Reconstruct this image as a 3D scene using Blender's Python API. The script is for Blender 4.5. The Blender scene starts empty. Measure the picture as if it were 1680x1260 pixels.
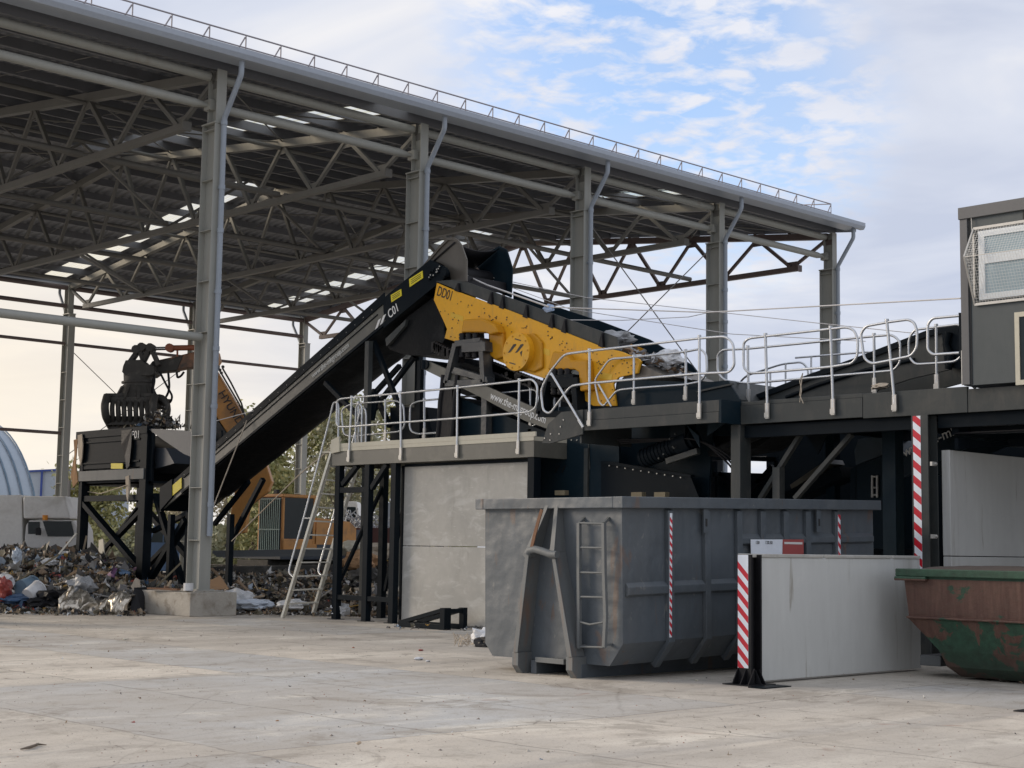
import bpy, math, random
from mathutils import Vector, Matrix, noise
PI = math.pi; R = math.radians
C = bpy.context.scene.collection
rnd = random.Random(7)

# ------------------------------------------------------------------ camera
# world: X runs along the hall's row of columns (away, to the right), Y into the hall (away, to the left), Z up
FOC = 2515.4; YAW, PITCH, ROLL = 0.80155740, 0.10612239, 0.01466821
CAM = Vector((0, 0, 1.6))
_f = Vector((math.cos(YAW)*math.cos(PITCH), math.sin(YAW)*math.cos(PITCH), math.sin(PITCH)))
_r = _f.cross(Vector((0, 0, 1))).normalized(); _u = _r.cross(_f)
_r2 = math.cos(ROLL)*_r + math.sin(ROLL)*_u; _u2 = -math.sin(ROLL)*_r + math.cos(ROLL)*_u
FH = Vector((math.cos(YAW), math.sin(YAW), 0)); RH = Vector((math.sin(YAW), -math.cos(YAW), 0))
cd = bpy.data.cameras.new('camera'); cam = bpy.data.objects.new('camera', cd); C.objects.link(cam)
cd.sensor_width = 36; cd.lens = FOC/1680*36; cd.clip_end = 3000; cd.clip_start = 0.1
cam.matrix_world = Matrix(((_r2.x, _u2.x, -_f.x, 0), (_r2.y, _u2.y, -_f.y, 0), (_r2.z, _u2.z, -_f.z, 1.6), (0, 0, 0, 1)))
bpy.context.scene.camera = cam
sc = bpy.context.scene
sc.view_settings.view_transform = 'Standard'; sc.view_settings.look = 'None'; sc.view_settings.gamma = 1
sc.view_settings.exposure = 0.46

def ray(px, py):
    return _r2*((px-840)/FOC) - _u2*((py-630)/FOC) + _f
def at(px, py, X=None, Y=None, Z=None, D=None):      # measured point of the photo on a known plane of the place
    d = ray(px, py)
    if X is not None: t = X/d.x
    elif Y is not None: t = Y/d.y
    elif Z is not None: t = (Z-1.6)/d.z
    else: t = D/d.dot(FH)
    return CAM + d*t

# ------------------------------------------------------------------ sun and sky
SUN_AZ, SUN_EL = R(120), R(21)
sd = Vector((math.cos(SUN_AZ)*math.cos(SUN_EL), math.sin(SUN_AZ)*math.cos(SUN_EL), math.sin(SUN_EL)))
sl = bpy.data.lights.new('sun', 'SUN'); sl.energy = 2.4; sl.angle = R(24); sl.color = (1, .84, .66)
so = bpy.data.objects.new('sun', sl); C.objects.link(so); so.rotation_euler = sd.to_track_quat('Z', 'Y').to_euler()
so.location = (0, 0, 40)

def nd(t, typ, **kw):
    n = t.nodes.new(typ)
    for k, v in kw.items():
        if k in n.inputs.keys() if isinstance(k, str) else False: n.inputs[k].default_value = v
        else: setattr(n, k, v)
    return n
def setin(n, **kw):
    for k, v in kw.items(): n.inputs[k.replace('_', ' ')].default_value = v
    return n
def mth(t, op, a, b=None, c=None, clamp=False):
    n = t.nodes.new('ShaderNodeMath'); n.operation = op; n.use_clamp = clamp
    for i, x in enumerate((a, b, c)):
        if x is None: continue
        if isinstance(x, (int, float)): n.inputs[i].default_value = x
        else: t.links.new(x, n.inputs[i])
    return n.outputs[0]
def ramp(t, fac, stops, interp='LINEAR'):
    n = t.nodes.new('ShaderNodeValToRGB'); n.color_ramp.interpolation = interp
    e = n.color_ramp.elements
    while len(e) < len(stops): e.new(0.5)
    for i, (p, col) in enumerate(stops):
        e[i].position = p
        e[i].color = (col, col, col, 1) if isinstance(col, (int, float)) else (*col, 1)
    t.links.new(fac, n.inputs[0]); return n.outputs[0]
def mixc(t, fac, a, b, mode='MIX'):
    n = t.nodes.new('ShaderNodeMix'); n.data_type = 'RGBA'; n.blend_type = mode
    for s, x in ((n.inputs[0], fac), (n.inputs[6], a), (n.inputs[7], b)):
        if isinstance(x, (int, float)): s.default_value = x
        elif isinstance(x, tuple): s.default_value = (*x, 1) if len(x) == 3 else x
        else: t.links.new(x, s)
    return n.outputs[2]
def tnoise(t, vec, scale, detail=4, rough=.55, dist=0.0, dim='3D'):
    n = t.nodes.new('ShaderNodeTexNoise'); n.noise_dimensions = dim
    n.inputs['Scale'].default_value = scale; n.inputs['Detail'].default_value = detail
    n.inputs['Roughness'].default_value = rough; n.inputs['Distortion'].default_value = dist
    t.links.new(vec, n.inputs['Vector']); return n.outputs[0]

w = bpy.data.worlds.new('World'); sc.world = w; w.use_nodes = True
t = w.node_tree; t.nodes.clear()
wo = t.nodes.new('ShaderNodeOutputWorld'); bg = t.nodes.new('ShaderNodeBackground'); bg.inputs[1].default_value = 0.1
t.links.new(bg.outputs[0], wo.inputs[0])
sky = t.nodes.new('ShaderNodeTexSky'); sky.sky_type = 'NISHITA'; sky.sun_disc = False
sky.sun_elevation = SUN_EL; sky.sun_rotation = PI/2 - SUN_AZ; sky.air_density = 1.0; sky.dust_density = .6; sky.ozone_density = 2.0
tc = t.nodes.new('ShaderNodeTexCoord'); dirv = tc.outputs['Generated']
sp = t.nodes.new('ShaderNodeSeparateXYZ'); t.links.new(dirv, sp.inputs[0])
zc = mth(t, 'ADD', mth(t, 'MAXIMUM', sp.outputs[2], 0.0), 0.10)
cb = t.nodes.new('ShaderNodeCombineXYZ')
t.links.new(mth(t, 'DIVIDE', sp.outputs[0], zc), cb.inputs[0]); t.links.new(mth(t, 'DIVIDE', sp.outputs[1], zc), cb.inputs[1])
cb.inputs[2].default_value = 3.7
pl = cb.outputs[0]
def dotdir(px, py):
    d = ray(px, py).normalized()
    n = t.nodes.new('ShaderNodeVectorMath'); n.operation = 'DOT_PRODUCT'; n.inputs[1].default_value = d
    t.links.new(dirv, n.inputs[0]); return n.outputs['Value']
def blob(px, py, rad_px, soft):      # 1 inside an angular radius round a direction of the sky, 0 outside
    a = math.cos(math.atan(rad_px/FOC)); b = math.cos(math.atan((rad_px+soft)/FOC))
    n = t.nodes.new('ShaderNodeMapRange'); n.interpolation_type = 'SMOOTHSTEP'
    n.inputs[1].default_value = b; n.inputs[2].default_value = a; t.links.new(dotdir(px, py), n.inputs[0]); return n.outputs[0]
big = tnoise(t, pl, .55, 3, .5, .4)
med = tnoise(t, pl, 1.7, 5, .55, .5)
puff = tnoise(t, pl, 13.0, 6, .56, .25)
hole = mth(t, 'MAXIMUM', blob(1060, 60, 60, 330), mth(t, 'MULTIPLY', blob(1190, 190, 60, 260), .85))
hole = mth(t, 'MULTIPLY', hole, mth(t, 'MULTIPLY_ADD', med, .95, .38), clamp=True)
thin = ramp(t, mth(t, 'ADD', mth(t, 'MULTIPLY', puff, .8), mth(t, 'MULTIPLY', med, .25)), [(.47, 0.0), (.62, 1.0)])
cover = mth(t, 'SUBTRACT', 1.0, mth(t, 'MULTIPLY', hole, mth(t, 'SUBTRACT', 1.0, thin)), clamp=True)
# colours of the cloud layer: lavender grey, pale veil, cream
grey = (4.9, 5.2, 6.1); pale = (6.7, 6.7, 7.2); cream = (8.6, 8.0, 7.6)
shade = mth(t, 'ADD', mth(t, 'MULTIPLY', med, .62), mth(t, 'MULTIPLY', big, .42))
cc = ramp(t, shade, [(.40, (.42, .46, .565)), (.53, (.52, .55, .63)), (.66, (.68, .67, .675))])
cc = mixc(t, mth(t, 'MULTIPLY', hole, .45), cc, (.76, .75, .77))
warm = mth(t, 'MULTIPLY', ramp(t, dotdir(-500, 760), [(.90, 0.0), (1.0, 1.0)]), ramp(t, sp.outputs[2], [(.10, 1.0), (.34, 0.0)]))
cc = mixc(t, mth(t, 'MULTIPLY', warm, .85), cc, (.80, .69, .52))
low = ramp(t, sp.outputs[2], [(0.0, 1.0), (.16, 0.0)])
cc = mixc(t, mth(t, 'MULTIPLY', low, .35), cc, (.70, .69, .68))
cc10 = mixc(t, 1.0, cc, (10.0, 10.0, 10.0), 'MULTIPLY')
skyc = mixc(t, 1.0, sky.outputs[0], (1.7, 1.75, 1.9), 'MULTIPLY')
fin = mixc(t, cover, skyc, cc10)
t.links.new(fin, bg.inputs[0])

# ------------------------------------------------------------------ materials
MATS = {}
def mat(name, col, rough=.6, metal=0.0, var=.25, scale=1.2, bump=.0, bscale=20, dirt=None, dscale=.8, dlo=.55, dhi=.7, streak=False, spec=.5, fine=.10, alpha=None, coat=0, extra=(), dent=0):
    m = bpy.data.materials.new(name); m.use_nodes = True; t = m.node_tree
    b = t.nodes['Principled BSDF']; co = t.nodes.new('ShaderNodeTexCoord').outputs['Object']
    ge = t.nodes.new('ShaderNodeNewGeometry')
    p = ge.outputs['Position']
    if streak:
        mp = t.nodes.new('ShaderNodeMapping'); mp.inputs['Scale'].default_value = (1, 1, .12); t.links.new(p, mp.inputs[0]); ps = mp.outputs[0]
    else: ps = p
    n1 = tnoise(t, p, scale, 4, .6); n2 = tnoise(t, ps, scale*9, 3, .6)
    k = mth(t, 'ADD', mth(t, 'MULTIPLY', mth(t, 'SUBTRACT', n1, .5), var*2), mth(t, 'MULTIPLY', mth(t, 'SUBTRACT', n2, .5), fine*2))
    k = mth(t, 'ADD', k, 1.0)
    c = t.nodes.new('ShaderNodeVectorMath'); c.operation = 'SCALE'; c.inputs[0].default_value = col[:3]; t.links.new(k, c.inputs['Scale'])
    out = c.outputs[0]
    if dirt:
        dn = tnoise(t, ps, dscale, 6, .62, .4)
        fac = ramp(t, dn, [(dlo, 0.0), (dhi, 1.0)])
        out = mixc(t, fac, out, dirt)
    for ec, es, ea, eb_, zs, am in extra:      # further stains: colour, scale, thresholds, vertical stretch, strength
        q = t.nodes.new('ShaderNodeMapping'); q.inputs['Scale'].default_value = (1, 1, zs); q.inputs['Location'].default_value = (es*3.1, es*7.7, es); t.links.new(p, q.inputs[0])
        out = mixc(t, mth(t, 'MULTIPLY', ramp(t, tnoise(t, q.outputs[0], es, 6, .65, .6), [(ea, 0.0), (eb_, 1.0)]), am), out, ec)
    t.links.new(out, b.inputs['Base Color'])
    b.inputs['Roughness'].default_value = rough; b.inputs['Metallic'].default_value = metal
    b.inputs['Specular IOR Level'].default_value = spec
    if coat: b.inputs['Coat Weight'].default_value = coat; b.inputs['Coat Roughness'].default_value = .15
    rr = mth(t, 'MULTIPLY_ADD', n2, .25, rough-.12, clamp=True); t.links.new(rr, b.inputs['Roughness'])
    if bump:
        bn = tnoise(t, p, bscale, 5, .6); bp = t.nodes.new('ShaderNodeBump'); bp.inputs['Strength'].default_value = bump
        bp.inputs['Distance'].default_value = .02; t.links.new(bn, bp.inputs['Height']); t.links.new(bp.outputs[0], b.inputs['Normal'])
        if dent:
            b2 = t.nodes.new('ShaderNodeBump'); b2.inputs['Strength'].default_value = dent; b2.inputs['Distance'].default_value = .12; t.links.new(tnoise(t, p, 2.2, 2, .5), b2.inputs['Height']); t.links.new(b2.outputs[0], bp.inputs['Normal'])
    MATS[name] = m; return m
M_COL = mat('column_paint', (.31, .315, .29), .55, var=.08, dirt=(.25, .22, .18), dscale=1.5, dlo=.60, dhi=.85, streak=True)
M_TRUSS = mat('truss_paint', (.155, .153, .143), .6, var=.12)
M_TRUSSR = mat('primer_brown', (.125, .095, .092), .6, var=.15)
M_ROOF = mat('roof_sheet', (.165, .175, .195), .45, var=.12, scale=.5)
M_PURL = mat('purlin_steel', (.17, .175, .19), .5, metal=.3, var=.1)
M_GUT = mat('gutter_paint', (.33, .37, .43), .4, var=.06)
M_PIPE = mat('downpipe_paint', (.27, .31, .36), .4, var=.06)
M_RAILR = mat('roof_rail_paint', (.30, .28, .30), .5)
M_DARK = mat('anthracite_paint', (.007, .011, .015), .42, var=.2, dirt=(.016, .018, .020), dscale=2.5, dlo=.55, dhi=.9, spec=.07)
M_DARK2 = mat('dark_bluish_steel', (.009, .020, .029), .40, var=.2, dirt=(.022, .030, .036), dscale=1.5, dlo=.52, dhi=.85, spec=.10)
M_BLACK = mat('black_rubber', (.008, .008, .010), .5, var=.25, bump=.4, bscale=14, spec=.3)
M_TARP = mat('black_tarpaulin', (.010, .011, .012), .45, var=.3, bump=1.0, bscale=4, dirt=(.024, .025, .026), dscale=1.3, spec=.10)
M_FASC2 = mat('grey_frame_paint', (.118, .116, .098), .42, var=.12, dirt=(.19, .18, .15), dscale=1.6, dlo=.5, dhi=.8)
M_FASC = mat('dark_slate_paint', (.046, .052, .052), .45, var=.12, spec=.25, dirt=(.085, .085, .078), dscale=1.6, dlo=.52, dhi=.85, extra=[((.10, .095, .085), 4.0, .5, .7, .3, .5)])
M_FASCL = mat('cream_lit_deck_edge', (.54, .51, .41), .6, var=.12)  # cream; the lit brightness of the deck edge is put into the colour
M_GALV = mat('galvanised_tube', (.56, .58, .60), .38, metal=.75, var=.12, scale=5, fine=.15)
M_CLIP = mat('zinc_bracket', (.50, .49, .46), .45, metal=.5, var=.2, scale=9)
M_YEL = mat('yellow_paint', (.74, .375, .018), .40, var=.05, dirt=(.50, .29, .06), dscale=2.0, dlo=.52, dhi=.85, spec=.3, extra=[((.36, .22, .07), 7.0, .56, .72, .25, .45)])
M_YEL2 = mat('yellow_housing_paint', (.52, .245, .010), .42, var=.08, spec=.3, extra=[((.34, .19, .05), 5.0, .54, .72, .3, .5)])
M_LABEL = mat('yellow_label', (.75, .62, .03), .5, var=.05)
M_WHITE = mat('white_lettering', (.78, .78, .76), .6, var=.05)
M_BLKT = mat('black_lettering', (.02, .02, .02), .5, var=.05)
M_CONT = mat('container_grey_paint', (.082, .098, .113), .45, var=.10, scale=.6, dirt=(.103, .112, .118), dscale=1.1, dlo=.44, dhi=.74, bump=.25, bscale=7, streak=True, dent=.35, extra=[((.15, .088, .055), 2.6, .61, .65, .22, .5), ((.20, .20, .19), 7.0, .655, .675, .5, .5), ((.13, .085, .06), 11.0, .66, .69, .10, .6), ((.06, .07, .08), 1.2, .55, .72, .4, .45)])
M_CRUST = mat('container_worn_paint', (.118, .128, .132), .6, var=.2, dirt=(.19, .11, .07), dscale=3.5, dlo=.60, dhi=.80, streak=True)
M_RUST = mat('rust', (.15, .075, .04), .8, var=.3, scale=5, bump=.3)
M_CONC = mat('panel_concrete', (.43, .42, .385), .75, var=.10, scale=.9, dirt=(.34, .335, .31), dscale=1.0, dlo=.42, dhi=.7, bump=.12, bscale=9, streak=False, extra=[((.56, .56, .53), 1.6, .52, .64, 2.5, .55), ((.30, .29, .26), 3.5, .58, .68, .25, .5), ((.62, .61, .58), 6.0, .62, .70, 5.0, .6)])
M_CONC2 = mat('smooth_wall_concrete', (.56, .57, .55), .5, var=.06, scale=.8, dirt=(.24, .225, .19), dscale=2.0, dlo=.57, dhi=.78, bump=.1, bscale=6, streak=True, extra=[((.46, .465, .455), .7, .42, .70, .6, .55), ((.26, .235, .19), 5.0, .63, .71, .10, .8), ((.64, .64, .61), 3.0, .60, .75, .5, .3)])
M_CONC3 = mat('plinth_concrete', (.40, .375, .33), .85, var=.22, scale=2.5, dirt=(.20, .17, .13), dscale=3, dlo=.5, dhi=.75, bump=.7, bscale=14)
M_RED = mat('red_reflective', (.55, .012, .03), .4, var=.1)
M_TWHITE = mat('white_reflective', (.78, .82, .88), .35, var=.05)
M_SKIPG = None
M_GLASS = mat('dark_glass', (.012, .02, .022), .22, var=.1, spec=.3)
M_ORANGE = mat('excavator_orange', (.58, .27, .07), .5, var=.15, dirt=(.16, .10, .06), dscale=1.8, dlo=.5, dhi=.8)
M_ORANGE2 = mat('excavator_dirty_orange', (.30, .15, .08), .6, var=.2, dirt=(.07, .06, .05), dscale=2.2, dlo=.42, dhi=.6)
M_GRAP = mat('grimy_grapple_steel', (.055, .052, .046), .65, var=.35, scale=4, bump=.5, bscale=10, dirt=(.12, .11, .095), dscale=4)
M_VAN = mat('van_white', (.78, .77, .73), .45, var=.04, dirt=(.62, .60, .55), dscale=.8)
M_VANG = mat('van_grey_skirt', (.68, .67, .64), .5, var=.08)
M_CAB = mat('cabin_panel', (.056, .068, .071), .45, var=.06, extra=[((.10, .11, .11), 1.2, .45, .8, .2, .5)])
M_TRIM = mat('cabin_trim', (.11, .112, .115), .5, var=.06)
M_FRAME = mat('window_frame_white', (.74, .78, .80), .45, var=.05)
M_WPANE = mat('sky_sheen_pane', (.34, .43, .46), .12, var=.25, scale=3, spec=.9)  # blue-white sky reflection is put into the pane's base colour
M_MESH = mat('mesh_wire', (.66, .66, .64), .5, metal=.2, var=.1)
M_TIN = mat('hangar_tin', (.36, .41, .46), .45, metal=.3, var=.10)
M_BLUEB = mat('blue_grey_cladding', (.36, .40, .45), .6, var=.08)
M_BLUE = mat('blue_trim', (.03, .06, .25), .5)
M_ROPE = mat('white_rope', (.62, .60, .58), .8)
M_WIRE = mat('grey_wire', (.16, .15, .14), .6)
M_TAN = mat('tan_strap', (.50, .43, .34), .8)
M_WOOD = mat('rough_timber', (.20, .17, .11), .85, var=.25, scale=6, dirt=(.2, .13, .08), dscale=5)
M_CARD = mat('cardboard', (.42, .25, .13), .85, var=.15)
M_FOIL = mat('foil_sheet', (.55, .50, .42), .30, metal=.85, var=.25, scale=4, bump=.8, bscale=6)
M_PLAST = mat('white_plastic', (.62, .63, .64), .45, var=.15, scale=5)
M_BLUEP = mat('blue_plastic', (.05, .10, .19), .4, var=.2)
M_REDP = mat('red_plastic', (.28, .05, .04), .4, var=.2)
M_GREENP = mat('green_plastic', (.03, .16, .09), .5, var=.2)
M_CHROME = mat('cylinder_rod', (.5, .5, .5), .25, metal=1)
M_ALU = mat('ladder_aluminium', (.66, .63, .54), .45, metal=.5, var=.15, scale=6)
M_LAMP = mat('amber_lamp', (.8, .3, .02), .4)
M_BARK = mat('bark', (.16, .13, .10), .9, var=.3, scale=4)
M_BARKP = mat('pale_bark', (.42, .40, .36), .9, var=.3, scale=4)
def skip_mat():
    m = bpy.data.materials.new('chipped_green_and_rust'); m.use_nodes = True; t = m.node_tree; b = t.nodes['Principled BSDF']
    p = t.nodes.new('ShaderNodeNewGeometry').outputs['Position']; s = t.nodes.new('ShaderNodeSeparateXYZ'); t.links.new(p, s.inputs[0])
    n = tnoise(t, p, 1.8, 9, .70, .7); n2 = tnoise(t, p, 9, 5, .65)
    mp = t.nodes.new('ShaderNodeMapping'); mp.inputs['Scale'].default_value = (6, 6, .6); t.links.new(p, mp.inputs[0]); st = tnoise(t, mp.outputs[0], 2.0, 3, .6)
    rust = mixc(t, ramp(t, st, [(.35, 0.0), (.65, 1.0)]), (.075, .034, .025), (.125, .065, .047))
    rust = mixc(t, ramp(t, n2, [(.45, 0.0), (.75, 1.0)]), rust, (.09, .05, .035))
    green = mixc(t, ramp(t, n2, [(.3, 0.0), (.7, 1.0)]), (.016, .040, .024), (.026, .082, .048))
    lo = ramp(t, s.outputs[2], [(.0, 1.0), (.74, .9), (.80, 0.0), (1.0, 0.0)], 'LINEAR')
    thr = mth(t, 'MULTIPLY_ADD', lo, .155, -.10)
    rim = mth(t, 'GREATER_THAN', s.outputs[2], 1.27)
    thr = mth(t, 'ADD', thr, mth(t, 'MULTIPLY', rim, .26))
    fac = ramp(t, mth(t, 'ADD', n, thr), [(.525, 0.0), (.55, 1.0)])
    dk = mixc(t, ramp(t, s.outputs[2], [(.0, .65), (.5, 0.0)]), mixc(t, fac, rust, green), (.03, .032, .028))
    t.links.new(dk, b.inputs['Base Color']); b.inputs['Roughness'].default_value = .6
    bp = t.nodes.new('ShaderNodeBump'); bp.inputs['Strength'].default_value = .4; bp.inputs['Distance'].default_value = .02
    t.links.new(n2, bp.inputs['Height']); t.links.new(bp.outputs[0], b.inputs['Normal']); return m
M_SKIP = skip_mat()
def leafmat(name, a, b_, rough=.6):
    m = bpy.data.materials.new(name); m.use_nodes = True; t = m.node_tree; b = t.nodes['Principled BSDF']
    p = t.nodes.new('ShaderNodeNewGeometry').outputs['Position']; n = tnoise(t, p, 1.3, 5, .7)
    t.links.new(mixc(t, ramp(t, n, [(.38, 0.0), (.62, 1.0)]), a, b_), b.inputs['Base Color']); b.inputs['Roughness'].default_value = rough
    return m
M_LEAF = leafmat('olive_leaves', (.20, .22, .08), (.42, .39, .18))
M_LEAFP = leafmat('pale_dry_leaves', (.34, .30, .20), (.48, .43, .30))
M_LEAFG = leafmat('grey_green_leaves', (.20, .21, .12), (.40, .38, .25))

def skylight_mat():
    m = bpy.data.materials.new('translucent_rooflight'); m.use_nodes = True; t = m.node_tree; t.nodes.clear()
    o = t.nodes.new('ShaderNodeOutputMaterial'); a = t.nodes.new('ShaderNodeBsdfTranslucent'); b = t.nodes.new('ShaderNodeBsdfTransparent')
    a.inputs[0].default_value = (.9, .9, .82, 1); b.inputs[0].default_value = (.95, .94, .86, 1)
    mx = t.nodes.new('ShaderNodeMixShader'); mx.inputs[0].default_value = .12
    t.links.new(b.outputs[0], mx.inputs[1]); t.links.new(a.outputs[0], mx.inputs[2]); t.links.new(mx.outputs[0], o.inputs[0]); return m
M_SKYL = skylight_mat()

LX, OX, LY, OY = 2.05, .165, 6.0, 4.84
def ground_mat():
    m = bpy.data.materials.new('concrete_yard'); m.use_nodes = True; t = m.node_tree; b = t.nodes['Principled BSDF']
    p = t.nodes.new('ShaderNodeNewGeometry').outputs['Position']
    wob = t.nodes.new('ShaderNodeTexNoise'); wob.inputs['Scale'].default_value = 1.1; wob.inputs['Detail'].default_value = 5
    t.links.new(p, wob.inputs['Vector'])
    wv = t.nodes.new('ShaderNodeVectorMath'); wv.operation = 'MULTIPLY_ADD'; wv.inputs[1].default_value = (.12, .12, 0)
    t.links.new(wob.outputs['Color'], wv.inputs[0]); t.links.new(p, wv.inputs[2])
    s = t.nodes.new('ShaderNodeSeparateXYZ'); t.links.new(wv.outputs[0], s.inputs[0])
    X, Y = s.outputs[0], s.outputs[1]
    def line(v, per, off, wd):
        f = mth(t, 'FRACT', mth(t, 'DIVIDE', mth(t, 'ADD', v, off), per))
        d = mth(t, 'MULTIPLY', mth(t, 'ABSOLUTE', mth(t, 'SUBTRACT', f, .5)), per)   # 0 at the joint
        return ramp(t, d, [(0.0, 1.0), (wd, 0.0)]), mth(t, 'FLOOR', mth(t, 'DIVIDE', mth(t, 'ADD', v, off), per))
    l1, ix = line(X, LX, OX, .030); l2, iy = line(Y, LY, OY, .028)
    cb = t.nodes.new('ShaderNodeCombineXYZ')
    # slab index
    fx = mth(t, 'FLOOR', mth(t, 'ADD', mth(t, 'DIVIDE', mth(t, 'ADD', X, OX), LX), .5)); fy = mth(t, 'FLOOR', mth(t, 'ADD', mth(t, 'DIVIDE', mth(t, 'ADD', Y, OY), LY), .5))
    t.links.new(fx, cb.inputs[0]); t.links.new(fy, cb.inputs[1])
    wn = t.nodes.new('ShaderNodeTexWhiteNoise'); wn.noise_dimensions = '2D'; t.links.new(cb.outputs[0], wn.inputs[0])
    base = mixc(t, ramp(t, wn.outputs[0], [(.2, 0.0), (.8, 1.0)]), (.52, .475, .405), (.60, .545, .46))
    base = mixc(t, mth(t, 'MULTIPLY', mth(t, 'GREATER_THAN', wn.outputs[0], .74), .8), base, (.40, .415, .42))
    nbig = tnoise(t, p, .22, 5, .6, .8)
    base = mixc(t, mth(t, 'MULTIPLY', ramp(t, nbig, [(.42, 0.0), (.56, 1.0)]), .6), base, (.41, .38, .335))
    tk = t.nodes.new('ShaderNodeMapping'); tk.inputs['Rotation'].default_value = (0, 0, R(-12)); tk.inputs['Scale'].default_value = (.07, 1.5, 1); t.links.new(wv.outputs[0], tk.inputs[0])
    tn = tnoise(t, tk.outputs[0], 1.1, 5, .6, .3)
    base = mixc(t, mth(t, 'MULTIPLY', ramp(t, tn, [(.54, 0.0), (.62, 1.0)]), .45), base, (.33, .30, .26))
    t2 = t.nodes.new('ShaderNodeMapping'); t2.inputs['Rotation'].default_value = (0, 0, R(70)); t2.inputs['Scale'].default_value = (.10, 1.3, 1); t.links.new(wv.outputs[0], t2.inputs[0])
    base = mixc(t, mth(t, 'MULTIPLY', ramp(t, tnoise(t, t2.outputs[0], .9, 5, .6, .3), [(.56, 0.0), (.64, 1.0)]), .40), base, (.35, .335, .31))
    mp = t.nodes.new('ShaderNodeMapping'); mp.inputs['Rotation'].default_value = (0, 0, R(45)); mp.inputs['Scale'].default_value = (.45, 1.0, 1); t.links.new(p, mp.inputs[0])
    sm = tnoise(t, mp.outputs[0], .9, 8, .68, .5)
    base = mixc(t, mth(t, 'MULTIPLY', ramp(t, sm, [(.47, 0.0), (.64, 1.0)]), .5), base, (.36, .325, .275))
    base = mixc(t, mth(t, 'MULTIPLY', ramp(t, sm, [(.32, 1.0), (.46, 0.0)]), .6), base, (.70, .66, .57))
    mf = tnoise(t, p, 3.2, 8, .72, .6)
    base = mixc(t, mth(t, 'MULTIPLY', ramp(t, mf, [(.53, 0.0), (.66, 1.0)]), .6), base, (.27, .24, .195))
    sp_ = tnoise(t, p, 38, 3, .7)
    base = mixc(t, mth(t, 'MULTIPLY', ramp(t, sp_, [(.58, 0.0), (.66, 1.0)]), .62), base, (.21, .19, .16))
    base = mixc(t, mth(t, 'MULTIPLY', ramp(t, sp_, [(.28, 1.0), (.36, 0.0)]), .35), base, (.70, .67, .60))
    gr_ = tnoise(t, p, .55, 9, .74, 1.2)
    base = mixc(t, mth(t, 'MULTIPLY', ramp(t, gr_, [(.545, 0.0), (.60, 1.0)]), .55), base, (.255, .225, .185))
    cr2 = t.nodes.new('ShaderNodeTexVoronoi'); cr2.feature = 'DISTANCE_TO_EDGE'; cr2.inputs['Scale'].default_value = .9; t.links.new(wv.outputs[0], cr2.inputs['Vector'])
    base = mixc(t, mth(t, 'MULTIPLY', ramp(t, cr2.outputs[0], [(.0, 1.0), (.008, 0.0)]), ramp(t, gr_, [(.53, 0.0), (.58, .7)])), base, (.13, .11, .09))
    red = tnoise(t, p, .9, 3, .5, 1.5)
    base = mixc(t, mth(t, 'MULTIPLY', ramp(t, red, [(.70, 0.0), (.76, 1.0)]), .5), base, (.30, .17, .12))
    brk = tnoise(t, p, 2.0, 4, .6)
    jt = mth(t, 'MULTIPLY', mth(t, 'MAXIMUM', l1, l2), ramp(t, brk, [(.34, .35), (.55, 1.0)]))
    base = mixc(t, mth(t, 'MULTIPLY', jt, .55), base, (.13, .115, .095))
    # cracks
    vo = t.nodes.new('ShaderNodeTexVoronoi'); vo.feature = 'DISTANCE_TO_EDGE'; vo.inputs['Scale'].default_value = .28
    t.links.new(wv.outputs[0], vo.inputs['Vector'])
    wv.inputs[1].default_value = (.22, .22, 0)
    ck = mth(t, 'MULTIPLY', ramp(t, vo.outputs[0], [(.0, 1.0), (.004, 0.0)]), ramp(t, nbig, [(.50, 0.0), (.58, .30)]))
    base = mixc(t, ck, base, (.14, .12, .10))
    t.links.new(base, b.inputs['Base Color'])
    t.links.new(mth(t, 'MULTIPLY_ADD', mf, .35, .55), b.inputs['Roughness'])
    h = mth(t, 'SUBTRACT', mth(t, 'ADD', mth(t, 'MULTIPLY', mf, .5), mth(t, 'MULTIPLY', sp_, .35)), mth(t, 'MULTIPLY', jt, .8))
    bp = t.nodes.new('ShaderNodeBump'); bp.inputs['Strength'].default_value = .5; bp.inputs['Distance'].default_value = .02
    t.links.new(h, bp.inputs['Height']); t.links.new(bp.outputs[0], b.inputs['Normal']); return m
M_GROUND = ground_mat()

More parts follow.
